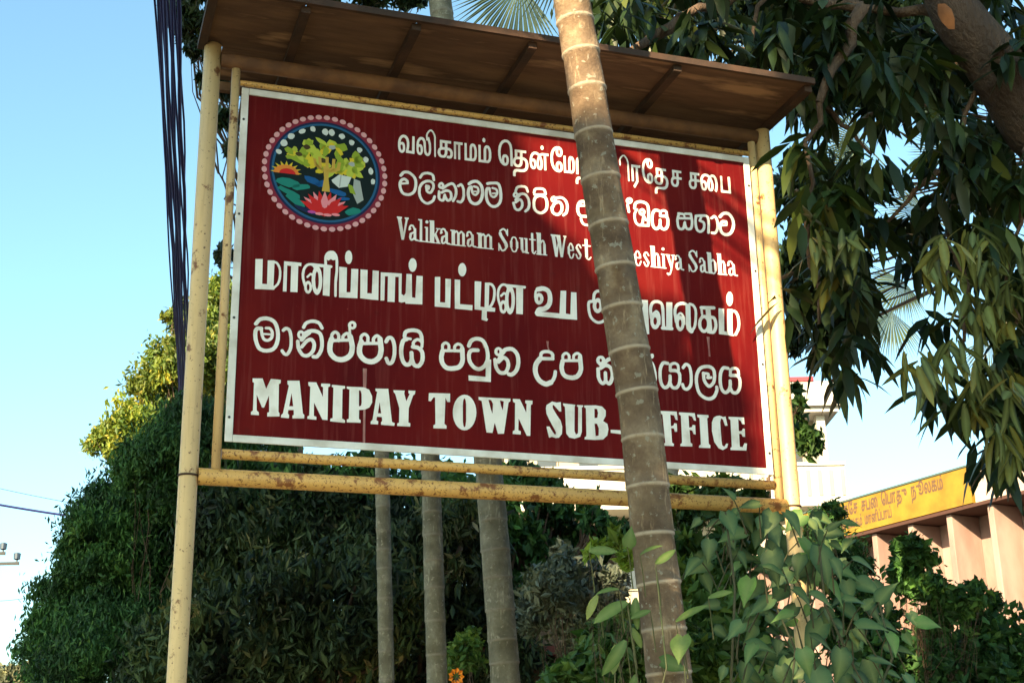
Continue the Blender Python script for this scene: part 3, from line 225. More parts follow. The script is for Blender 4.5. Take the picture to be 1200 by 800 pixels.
'3':[[4945,2283,4926,2300,4926,2312,4937,2317,4950,2311,4955,2303,4960,2307,4980,2372,4934,2527,4923,2532,4922,2545,4980,2545,4979,2532,4972,2528,4971,2525,4982,2462,4988,2425,4991,2427,5008,2527,4999,2532,4998,2545,5037,2547,5037,2532,5028,2527,4992,2345,4986,2342,4979,2312,4972,2298,4962,2290],[5212,2356,5207,2362,5207,2447,5210,2452,5219,2450,5220,2438,5229,2433,5246,2390,5255,2377,5265,2376,5277,2382,5293,2408,5288,2417,5286,2438,5282,2447,5218,2545,5214,2573,5218,2581,5226,2587,5221,2593,5221,2602,5248,2627,5267,2635,5280,2634,5292,2629,5307,2616,5315,2604,5318,2630,5327,2630,5329,2622,5329,2550,5325,2544,5318,2545,5316,2558,5306,2565,5296,2598,5277,2614,5265,2614,5234,2588,5249,2578,5256,2552,5315,2463,5324,2438,5323,2415,5293,2370,5267,2356,5252,2356,5240,2363,5231,2375,5220,2402,5219,2360],[2895,2358,2890,2365,2890,2448,2893,2454,2902,2452,2903,2440,2912,2435,2930,2388,2937,2378,2945,2378,2957,2385,2972,2410,2966,2420,2961,2448,2900,2547,2896,2575,2908,2590,2903,2595,2903,2603,2932,2630,2947,2637,2960,2636,2972,2630,2985,2618,2993,2607,2994,2630,3002,2633,3006,2627,3006,2552,3002,2546,2995,2548,2994,2560,2984,2567,2974,2600,2957,2616,2945,2615,2916,2590,2930,2582,2938,2553,2993,2467,3002,2443,3002,2418,2972,2372,2947,2358,2933,2358,2922,2365,2913,2377,2903,2401,2902,2362],[3752,2358,3743,2361,3734,2368,3720,2407,3712,2417,3712,2498,3721,2508,3735,2543,3743,2551,3755,2552,3768,2543,3780,2516,3786,2510,3788,2484,3789,2465,3783,2456,3739,2453,3737,2412,3744,2387,3752,2376,3757,2377,3762,2383,3778,2426,3788,2428,3793,2420,3776,2372,3765,2361],[4567,2358,4557,2362,4548,2371,4534,2405,4525,2417,4526,2500,4535,2508,4552,2543,4563,2551,4577,2550,4589,2542,4601,2515,4609,2508,4611,2473,4611,2462,4605,2454,4552,2453,4551,2412,4559,2387,4567,2377,4573,2375,4582,2380,4603,2426,4612,2427,4617,2420,4596,2370,4583,2360],[5520,2358,5508,2364,5507,2362,5458,2363,5458,2608,5451,2615,5451,2628,5507,2629,5508,2627,5508,2538,5523,2550,5535,2549,5553,2528,5555,2518,5563,2513,5567,2503,5566,2403,5558,2395,5558,2386,5542,2366,5530,2358],[4428,2359,4416,2372,4403,2397,4403,2407,4395,2417,4395,2495,4427,2544,4442,2547,4455,2540,4455,2613,4443,2615,4442,2628,4445,2630,4488,2628,4488,2363,4457,2362,4453,2373,4440,2360],[3838,2361,3830,2364,3821,2373,3804,2417,3810,2424,3819,2422,3835,2385,3842,2379,3850,2383,3858,2408,3851,2415,3807,2495,3808,2503,3821,2533,3838,2547,3850,2549,3863,2542,3882,2505,3877,2496,3867,2498,3848,2531,3836,2525,3831,2512,3879,2423,3877,2408,3863,2372,3852,2363],[4668,2361,4658,2367,4651,2377,4636,2415,4642,2423,4651,2422,4667,2385,4675,2378,4684,2383,4692,2407,4685,2415,4640,2495,4640,2502,4653,2532,4660,2540,4672,2546,4687,2547,4696,2542,4716,2503,4712,2496,4702,2497,4682,2531,4670,2525,4665,2515,4663,2510,4712,2423,4711,2407,4697,2372,4683,2361],[5590,2362,5580,2364,5576,2368,5578,2374,5588,2377,5588,2610,5582,2615,5582,2628,5635,2628,5635,2568,5635,2540,5652,2547,5667,2543,5674,2533,5681,2507,5687,2498,5688,2377,5701,2375,5705,2368,5698,2363,5652,2363,5647,2367,5633,2362],[3065,2363,3055,2368,3048,2375,3037,2410,3028,2420,3027,2488,3037,2500,3044,2528,3052,2541,3063,2549,3085,2549,3095,2545,3102,2538,3114,2500,3124,2488,3124,2423,3120,2415,3114,2410,3107,2385,3099,2370,3085,2363],[3347,2363,3337,2366,3333,2372,3337,2377,3346,2378,3346,2610,3339,2617,3339,2630,3394,2630,3394,2562,3395,2539,3408,2549,3418,2549,3427,2545,3435,2535,3442,2508,3449,2500,3449,2378,3463,2377,3467,2370,3462,2365,3412,2365,3407,2369,3393,2363],[3560,2363,3524,2605,3512,2617,3512,2630,3626,2630,3642,2463,3672,2595,3674,2608,3663,2617,3663,2630,3700,2631,3701,2617,3691,2605,3652,2365,3625,2365,3605,2502,3588,2367,3587,2363],[3962,2363,3934,2377,3932,2383,3937,2392,3922,2393,3922,2530,3895,2531,3889,2538,3895,2546,3922,2547,3923,2618,3956,2617,3956,2570,3957,2546,3992,2546,3998,2538,3992,2531,3956,2530,3956,2393,3944,2390,3962,2381,3987,2409,3995,2408,3999,2402,3979,2372,3970,2365],[4067,2363,4050,2365,4046,2370,4050,2376,4066,2378,4066,2613,4053,2615,4052,2628,4108,2630,4141,2612,4158,2601,4164,2593,4164,2537,4158,2529,4148,2527,4154,2518,4151,2510,4109,2483,4109,2378,4130,2376,4133,2368,4127,2364],[4185,2363,4170,2364,4166,2370,4168,2375,4185,2378,4185,2532,4172,2533,4172,2547,4220,2547,4222,2535,4232,2546,4245,2544,4260,2528,4262,2520,4258,2515,4250,2513,4238,2523,4226,2490,4221,2485,4221,2378,4238,2375,4240,2368,4237,2365,4220,2362],[4738,2363,4728,2365,4725,2370,4728,2375,4738,2377,4738,2610,4732,2615,4733,2629,4789,2628,4789,2538,4805,2548,4823,2544,4832,2533,4839,2508,4846,2498,4847,2383,4847,2376,4879,2377,4879,2527,4866,2532,4867,2547,4908,2545,4908,2377,4925,2376,4928,2367,4907,2362,4808,2364,4802,2368,4798,2364,4788,2362],[5375,2363,5362,2370,5350,2397,5355,2440,5360,2452,5398,2474,5399,2502,5386,2532,5375,2532,5369,2525,5367,2513,5374,2505,5374,2497,5357,2481,5347,2482,5343,2492,5351,2533,5357,2543,5367,2550,5380,2554,5390,2552,5402,2543,5413,2519,5427,2510,5428,2387,5450,2382,5455,2375,5453,2367,5445,2363,5420,2368,5413,2375,5403,2379,5392,2368],[5743,2363,5730,2370,5718,2395,5724,2445,5730,2452,5777,2475,5777,2498,5761,2530,5755,2533,5745,2532,5737,2527,5733,2513,5741,2507,5741,2495,5722,2481,5712,2481,5708,2492,5718,2533,5733,2549,5745,2553,5762,2552,5777,2542,5790,2518,5804,2512,5807,2503,5807,2387,5835,2382,5841,2375,5839,2367,5830,2363,5800,2368,5793,2375,5780,2380,5765,2368],[1787,2365,1743,2605,1734,2617,1733,2632,1789,2632,1789,2617,1781,2608,1806,2458,1808,2457,1809,2462,1832,2608,1821,2617,1821,2632,1865,2632,1866,2618,1855,2608,1813,2367],[1993,2365,1947,2370,1927,2382,1915,2372,1900,2366,1890,2368,1881,2375,1871,2402,1876,2447,1882,2455,1922,2477,1922,2503,1909,2533,1898,2536,1891,2530,1887,2517,1895,2507,1894,2498,1875,2483,1865,2487,1863,2493,1869,2528,1880,2548,1895,2556,1915,2554,1925,2545,1936,2522,1950,2513,1952,2390,1973,2386,1980,2379,1990,2379,1992,2612,1973,2617,1972,2630,2017,2632,2018,2380,2042,2378,2058,2380,2058,2428,2058,2530,2046,2535,2046,2548,2083,2548,2083,2380,2105,2380,2105,2612,2099,2617,2099,2630,2153,2632,2155,2478,2165,2485,2190,2535,2175,2536,2172,2542,2175,2546,2222,2548,2228,2543,2225,2536,2203,2535,2177,2480,2214,2392,2213,2380,2226,2377,2226,2368,2222,2366,2172,2366,2167,2370,2162,2366,2153,2365,2042,2367],[2352,2365,2302,2370,2283,2382,2268,2370,2250,2366,2238,2373,2228,2397,2233,2448,2238,2455,2278,2477,2279,2503,2265,2533,2253,2535,2246,2528,2243,2515,2251,2508,2250,2498,2233,2484,2225,2483,2220,2487,2219,2493,2226,2532,2233,2545,2247,2554,2263,2556,2275,2552,2284,2542,2293,2522,2303,2517,2308,2508,2309,2393,2310,2389,2330,2386,2338,2378,2352,2378,2352,2533,2338,2535,2338,2548,2388,2549,2392,2538,2400,2546,2410,2547,2420,2541,2430,2526,2437,2524,2455,2545,2465,2547,2473,2544,2502,2515,2502,2378,2515,2377,2517,2368,2512,2366],[2657,2365,2638,2366,2635,2372,2627,2366,2600,2369,2592,2377,2580,2381,2565,2369,2548,2366,2538,2370,2532,2378,2524,2402,2530,2447,2537,2456,2576,2477,2576,2503,2564,2532,2560,2535,2552,2535,2544,2530,2540,2515,2547,2508,2547,2498,2530,2483,2522,2483,2516,2492,2521,2523,2528,2542,2540,2552,2557,2556,2572,2552,2581,2542,2590,2522,2600,2518,2606,2510,2606,2390,2613,2388,2628,2385,2637,2376,2657,2378,2657,2532,2642,2535,2643,2548,2697,2548,2698,2536,2708,2545,2718,2547,2728,2542,2740,2526,2748,2524,2768,2545,2783,2546,2802,2527,2813,2522,2817,2515,2817,2378,2832,2377,2835,2373,2834,2368,2828,2366],[3207,2364,3205,2373,3180,2366,3172,2368,3168,2373,3158,2400,3152,2403,3152,2532,3137,2533,3136,2547,3183,2547,3183,2405,3188,2390,3190,2386,3198,2390,3206,2412,3206,2532,3193,2533,3192,2547,3233,2547,3233,2380,3248,2378,3248,2365],[3303,2365,3285,2379,3284,2385,3288,2392,3278,2393,3278,2530,3257,2531,3251,2538,3257,2546,3277,2547,3278,2618,3304,2617,3304,2572,3305,2546,3333,2546,3338,2538,3332,2531,3304,2530,3304,2393,3297,2390,3308,2382,3327,2409,3335,2409,3339,2402,3320,2368,3313,2364],[4297,2364,4285,2373,4275,2398,4280,2442,4287,2454,4324,2475,4324,2503,4312,2531,4302,2534,4295,2527,4291,2513,4299,2507,4298,2497,4281,2482,4272,2482,4267,2492,4276,2533,4282,2543,4290,2550,4312,2554,4325,2547,4339,2520,4352,2512,4354,2505,4354,2388,4375,2383,4381,2377,4380,2370,4373,2364,4347,2368,4338,2376,4328,2379,4312,2366],[5062,2364,5051,2373,5041,2397,5047,2445,5052,2452,5092,2475,5092,2502,5078,2532,5067,2532,5061,2527,5058,2513,5066,2505,5065,2497,5048,2481,5038,2481,5033,2490,5043,2535,5058,2550,5072,2554,5083,2552,5097,2540,5107,2519,5115,2516,5121,2510,5122,2387,5145,2382,5150,2375,5147,2367,5140,2364,5113,2368,5107,2376,5097,2380,5080,2366],[3407,2373,3410,2377,3420,2378,3419,2495,3422,2505,3417,2525,3413,2529,3394,2495,3394,2378],[4801,2373,4817,2377,4817,2493,4819,2503,4814,2525,4808,2527,4789,2495,4789,2378],[5646,2373,5659,2377,5658,2493,5661,2503,5653,2527,5635,2493,5635,2377],[2166,2375,2172,2378,2186,2380,2164,2433,2160,2444,2154,2442,2154,2380],[2390,2378,2414,2380,2414,2513,2410,2520,2407,2525,2390,2505],[2443,2378,2473,2380,2472,2513,2468,2520,2463,2526,2450,2509,2443,2505],[2698,2378,2724,2378,2724,2512,2720,2519,2715,2525,2698,2505],[2753,2378,2788,2378,2788,2512,2783,2518,2777,2526,2754,2503],[3066,2378,3082,2377,3088,2381,3100,2415,3096,2425,3096,2487,3099,2497,3092,2525,3083,2534,3072,2535,3063,2532,3051,2497,3055,2487,3055,2425,3051,2415,3058,2390],[5523,2378,5528,2380,5542,2397,5537,2408,5537,2503,5540,2513,5529,2527,5527,2528,5508,2503,5508,2390],[4434,2382,4448,2399,4455,2402,4455,2505,4437,2525,4422,2500,4422,2418,4418,2408],[5745,2383,5757,2386,5777,2407,5777,2452,5775,2452,5751,2438,5742,2392],[4301,2385,4310,2388,4324,2407,4323,2452,4308,2442,4300,2392],[5068,2385,5077,2387,5092,2407,5092,2452,5074,2440,5066,2392],[5376,2385,5383,2386,5399,2405,5398,2451,5382,2440,5375,2392],[1898,2387,1906,2390,1922,2408,1922,2454,1904,2443,1896,2395],[2254,2387,2263,2390,2279,2408,2278,2454,2260,2443,2252,2395],[2551,2387,2560,2389,2576,2408,2575,2454,2557,2442,2549,2395],[3739,2468,3767,2468,3765,2505,3757,2527,3753,2534,3749,2533,3738,2505],[4552,2468,4589,2468,4587,2503,4578,2525,4573,2532,4568,2534,4560,2523,4551,2502],[3581,2473,3584,2477,3595,2535,3580,2608,3565,2607],[4109,2508,4143,2528,4135,2540,4135,2592,4130,2595,4110,2607,4109,2605],[4887,2587,4876,2597,4876,2610,4887,2622,4901,2623,4910,2615,4911,2600,4902,2588],[2068,2588,2056,2595,2053,2608,2060,2622,2073,2627,2086,2620,2089,2607,2082,2592]],
'4':[[2742,1520,2687,1533,2692,1641,2608,1643,2612,1952,2615,1970,2687,1972,2673,1680,2722,1678,2723,1713,2730,1965,2785,1971,2812,1965,2825,1955,2837,1938,2847,1917,2852,1893,2852,1840,2841,1768,2818,1713,2797,1685,2843,1680,2839,1638,2746,1635,2745,1558,2759,1543,2745,1520],[4625,1542,4611,1732,4582,1948,4628,1951,4667,1952,4668,1940,4664,1548,4662,1546],[5188,1603,5175,1608,5149,1630,5140,1643,5133,1663,5130,1712,5139,1930,5133,1935,5122,1939,5098,1939,5078,1934,5055,1923,5043,1913,5033,1898,5023,1875,5017,1832,5020,1808,5044,1835,5063,1847,5082,1845,5100,1830,5117,1802,5124,1780,5122,1705,5117,1698,5109,1695,5101,1665,5087,1640,5067,1621,5053,1616,5040,1617,5028,1623,5014,1642,5005,1665,5002,1705,4993,1720,4981,1815,4984,1872,5001,1918,5016,1938,5032,1952,5057,1965,5077,1972,5100,1976,5127,1975,5148,1969,5165,1958,5177,1957,5185,1972,5200,1974,5237,1964,5247,1957,5262,1938,5277,1903,5280,1852,5270,1757,5262,1713,5252,1680,5239,1657,5221,1637,5221,1627,5215,1615,5205,1606],[4037,1611,4008,1621,3982,1638,3960,1660,3944,1685,3933,1722,3926,1763,3924,1807,3926,1843,3934,1867,3944,1877,3963,1885,3987,1888,3996,1960,4008,1985,4025,2003,4048,2017,4073,2021,4098,2015,4112,2002,4122,1970,4128,1887,4122,1876,4108,1872,4112,1852,4111,1820,4097,1777,4086,1760,4062,1741,4043,1737,4025,1743,4009,1757,3996,1785,3992,1803,3992,1827,3998,1855,3965,1851,3958,1835,3956,1807,3961,1750,3970,1710,3980,1688,3995,1670,4018,1653,4038,1645,4053,1643,4070,1646,4092,1656,4113,1672,4129,1695,4137,1720,4155,1828,4161,1837,4172,1842,4172,1987,4245,1988,4240,1628,4172,1627,4172,1725,4158,1680,4145,1658,4128,1641,4108,1628,4083,1616,4065,1611],[4730,1612,4715,1619,4706,1628,4691,1660,4687,1698,4689,1725,4684,1735,4678,1820,4679,1857,4686,1888,4698,1918,4717,1943,4735,1955,4752,1962,4792,1967,4810,1964,4833,1954,4847,1943,4858,1926,4865,1907,4869,1870,4865,1656,4880,1656,4882,1660,4898,1952,4973,1955,4967,1845,4956,1660,4969,1645,4967,1628,4960,1621,4950,1618,4827,1614,4817,1622,4813,1633,4817,1645,4828,1655,4833,1822,4829,1902,4824,1913,4817,1921,4790,1930,4762,1927,4740,1915,4730,1900,4719,1872,4714,1840,4715,1807,4717,1805,4755,1839,4770,1843,4782,1839,4797,1825,4809,1803,4815,1773,4816,1747,4809,1672,4796,1665,4781,1637,4767,1622,4752,1613],[5732,1618,5541,1627,5558,1943,5628,1940,5611,1667,5648,1663,5670,1942,5702,1946,5735,1949,5737,1943,5765,1942,5787,1931,5800,1915,5811,1893,5819,1865,5824,1830,5824,1770,5812,1710,5802,1687,5767,1628,5757,1623,5744,1627,5738,1637,5739,1645,5772,1702,5785,1735,5791,1772,5791,1815,5786,1862,5772,1897,5760,1909,5733,1908,5717,1658,5717,1652,5737,1620],[5418,1620,5410,1625,5395,1623,5393,1641,5370,1626,5353,1622,5337,1623,5317,1633,5296,1658,5288,1678,5283,1702,5283,1727,5294,1775,5306,1798,5326,1822,5328,1835,5337,1842,5331,1847,5328,1853,5325,1910,5318,1917,5315,1927,5318,1938,5332,1947,5423,1955,5502,1961,5511,1957,5517,1948,5517,1933,5507,1923,5453,1917,5454,1843,5490,1839,5500,1834,5511,1823,5519,1808,5525,1785,5529,1735,5526,1707,5517,1678,5505,1653,5492,1635,5480,1626,5467,1621],[3005,1625,2987,1638,2973,1667,2964,1647,2956,1637,2943,1628,2933,1626,2916,1632,2904,1643,2896,1662,2891,1702,2868,1780,2863,1830,2865,1867,2871,1900,2879,1922,2893,1945,2915,1968,2928,1975,2945,1979,2962,1979,2977,1974,3193,1974,3201,1968,3204,1962,3200,1949,3190,1943,3169,1942,3167,1860,3160,1638,3085,1638,3090,1942,3044,1942,3052,1928,3062,1898,3068,1868,3073,1812,3070,1755,3060,1698,3048,1662,3039,1645,3025,1629,3013,1624],[2385,1630,2385,1967,2446,1967,2444,1825,2442,1687,2585,1689,2582,1633,2580,1630],[3588,1631,3587,1634,3332,1634,3320,1638,3313,1643,3303,1662,3301,1675,3321,1718,3343,1739,3362,1745,3401,1752,3428,1772,3444,1792,3451,1807,3459,1855,3457,1885,3452,1908,3445,1923,3437,1930,3418,1937,3400,1939,3350,1923,3337,1924,3329,1910,3328,1894,3345,1906,3360,1908,3378,1904,3392,1892,3402,1873,3406,1858,3405,1830,3392,1798,3372,1778,3353,1771,3340,1772,3320,1783,3308,1802,3302,1820,3302,1840,3298,1850,3300,1897,3306,1927,3318,1947,3321,1962,3330,1972,3383,1991,3415,1992,3438,1987,3460,1979,3478,1967,3492,1950,3502,1928,3509,1902,3512,1847,3507,1810,3501,1787,3479,1748,3458,1726,3432,1707,3408,1698,3367,1690,3592,1690,3612,1960,3677,1966,3678,1957,3665,1695,3720,1691,3737,1953,3738,1956,3800,1958,3797,1635],[1117,1633,1112,1978,1194,1977,1196,1698,1238,1702,1240,1765,1242,1967,1262,1970,1317,1972,1313,1643],[2160,1633,2162,1972,2215,1978,2222,1977,2218,1688,2277,1688,2278,1737,2280,1965,2342,1965,2333,1635],[1073,1634,1068,1638,1065,1647,1063,1752,1063,1815,1074,1938,1070,2052,1043,2044,1020,2056,993,2034,976,2048,981,1987,1025,1985,1035,1980,1039,1972,1033,1957,1019,1952,1015,1637,944,1640,945,1953,894,1953,909,1933,921,1903,933,1832,935,1798,932,1738,925,1702,914,1670,908,1657,895,1642,883,1638,870,1641,858,1652,846,1672,838,1693,828,1735,826,1687,811,1655,792,1642,777,1644,764,1653,750,1682,746,1718,742,1725,728,1767,718,1805,715,1856,721,1903,732,1932,747,1957,763,1972,783,1982,822,1988,952,1987,949,2063,954,2088,963,2110,977,2130,993,2142,1013,2149,1040,2151,1061,2142,1082,2115,1092,2088,1099,2040,1101,1923,1090,1792,1092,1647,1087,1636],[1838,1634,1832,1654,1792,1641,1763,1648,1760,1932,1721,1928,1717,1640,1640,1637,1642,1926,1608,1923,1605,1650,1600,1646,1563,1643,1563,1962,1675,1968,1793,1972,1791,1738,1818,1723,1838,1753,1845,1972,1848,1974,1903,1977,1908,1712,1945,1709,1957,1965,2025,1967,2022,1643],[235,1638,228,1968,304,1977,308,1702,359,1703,357,1835,356,1968,425,1974,428,1969,450,1964,463,1955,479,1933,492,1905,502,1857,502,1807,499,1773,491,1735,479,1707,442,1665,433,1649],[525,1640,527,1978,708,1978,708,1942,676,1942,677,1720,677,1647,603,1643,602,1933,560,1933,563,1645,560,1642],[4428,1641,4420,1648,4418,1657,4396,1677,4388,1698,4385,1743,4392,1923,4387,1948,4372,1962,4342,1966,4325,1960,4312,1952,4293,1922,4283,1882,4283,1855,4288,1816,4301,1832,4322,1842,4340,1837,4357,1815,4366,1778,4364,1743,4357,1717,4347,1695,4336,1682,4327,1674,4313,1670,4294,1677,4278,1700,4270,1732,4271,1767,4263,1772,4259,1778,4249,1872,4256,1917,4275,1958,4300,1984,4318,1993,4338,1999,4362,1999,4382,1994,4400,1984,4413,1969,4423,1976,4463,1976,4473,1970,4485,1955,4501,1913,4504,1875,4500,1790,4492,1727,4482,1690,4471,1672,4441,1643],[1465,1643,1344,1647,1342,1973,1418,1973,1418,1710,1469,1712,1474,1975,1540,1975,1540,1645],[5458,1660,5465,1661,5475,1677,5489,1715,5491,1762,5482,1798,5473,1804,5455,1803],[5050,1662,5058,1662,5064,1668,5075,1703,5075,1735,5072,1748,5064,1758,5057,1758,5051,1753,5044,1740,5039,1718,5040,1680],[4738,1663,4747,1663,4755,1668,4768,1695,4770,1712,4768,1732,4762,1748,4755,1754,4748,1756,4738,1749,4731,1738,4725,1718,4725,1685,4730,1672],[5352,1663,5367,1666,5379,1678,5392,1703,5397,1725,5398,1757,5394,1777,5384,1795,5370,1802,5357,1800,5342,1786,5333,1770,5325,1745,5323,1710,5328,1688,5336,1673,5343,1666],[2931,1665,2937,1664,2942,1668,2951,1693,2951,1720,2947,1733,2941,1742,2937,1743,2930,1739,2921,1715,2921,1685,2924,1673],[5200,1665,5203,1665,5217,1682,5227,1705,5239,1762,5245,1815,5249,1868,5247,1890,5240,1912,5227,1931,5217,1937,5197,1940,5199,1927,5190,1703,5193,1672],[784,1677,792,1677,797,1683,802,1705,801,1732,791,1750,783,1751,778,1745,772,1718,776,1688],[4438,1683,4442,1683,4450,1692,4460,1715,4474,1817,4476,1873,4474,1900,4466,1930,4453,1948,4422,1947,4425,1908,4419,1715,4423,1697],[428,1690,432,1690,448,1707,461,1725,469,1748,476,1787,478,1830,476,1872,469,1897,455,1925,442,1941,427,1943,425,1692],[3009,1693,3013,1692,3018,1695,3026,1713,3034,1770,3033,1842,3028,1875,3020,1889,3013,1888,3004,1870,2996,1812,2998,1733,3001,1712],[879,1700,882,1699,887,1705,894,1727,898,1763,898,1812,892,1865,886,1888,878,1899,871,1897,863,1873,858,1807,865,1733,872,1710],[2768,1700,2770,1699,2784,1713,2794,1730,2809,1765,2817,1797,2822,1835,2824,1882,2819,1908,2810,1926,2796,1940,2778,1940],[4313,1712,4320,1713,4326,1720,4334,1750,4332,1785,4327,1797,4322,1801,4315,1799,4309,1792,4301,1755,4303,1727,4308,1717],[826,1737,828,1738,822,1792,824,1838,819,1848,813,1852,780,1816,770,1818,765,1827,768,1835,800,1871,810,1876,827,1873,828,1875,833,1902,843,1930,830,1949,823,1955,810,1960,800,1959,782,1952,768,1940,757,1922,748,1900,742,1847,745,1807,757,1765,777,1782,795,1784,803,1779,817,1763],[2903,1753,2917,1771,2928,1779,2943,1781,2958,1777,2962,1840,2950,1851,2922,1821,2913,1818,2903,1823,2901,1835,2938,1874,2950,1877,2967,1872,2968,1875,2983,1922,2972,1943,2963,1945,2957,1952,2939,1950,2923,1940,2908,1918,2895,1882,2890,1835,2893,1795],[4047,1785,4055,1786,4064,1795,4072,1823,4071,1852,4066,1863,4058,1869,4050,1869,4041,1860,4032,1832,4034,1800,4039,1790],[5091,1792,5084,1807,5073,1819,5070,1821,5059,1812,5050,1802,5073,1803],[4774,1802,4777,1802,4775,1805,4767,1812,4762,1807],[3348,1815,3353,1813,3359,1817,3366,1830,3367,1850,3358,1865,3353,1866,3348,1862,3342,1847,3342,1828],[5347,1842,5393,1843,5392,1912,5353,1908,5356,1853,5353,1847],[4021,1898,4040,1912,4057,1918,4068,1917,4080,1912,4093,1900,4089,1963,4085,1982,4080,1987,4060,1986,4043,1975,4028,1950],[5695,1983,5684,1990,5671,2015,5666,2047,5669,2090,5679,2123,5693,2147,5708,2160,5725,2162,5742,2145,5750,2123,5753,2100,5751,2057,5739,2018,5726,1997,5713,1986,5703,1982],[1903,2007,1893,2011,1878,2032,1869,2062,1868,2092,1872,2113,1886,2145,1902,2161,1922,2163,1940,2149,1949,2133,1957,2103,1957,2073,1948,2040,1934,2017,1915,2006],[2468,2012,2450,2018,2436,2035,2428,2057,2425,2085,2429,2117,2441,2145,2455,2161,2473,2168,2482,2167,2492,2162,2507,2142,2515,2117,2517,2090,2512,2062,2500,2033,2490,2021,2480,2014],[1203,2020,1188,2033,1178,2053,1173,2075,1172,2110,1179,2142,1186,2157,1202,2172,1217,2174,1233,2162,1242,2143,1248,2118,1249,2083,1242,2052,1231,2030,1220,2021]],
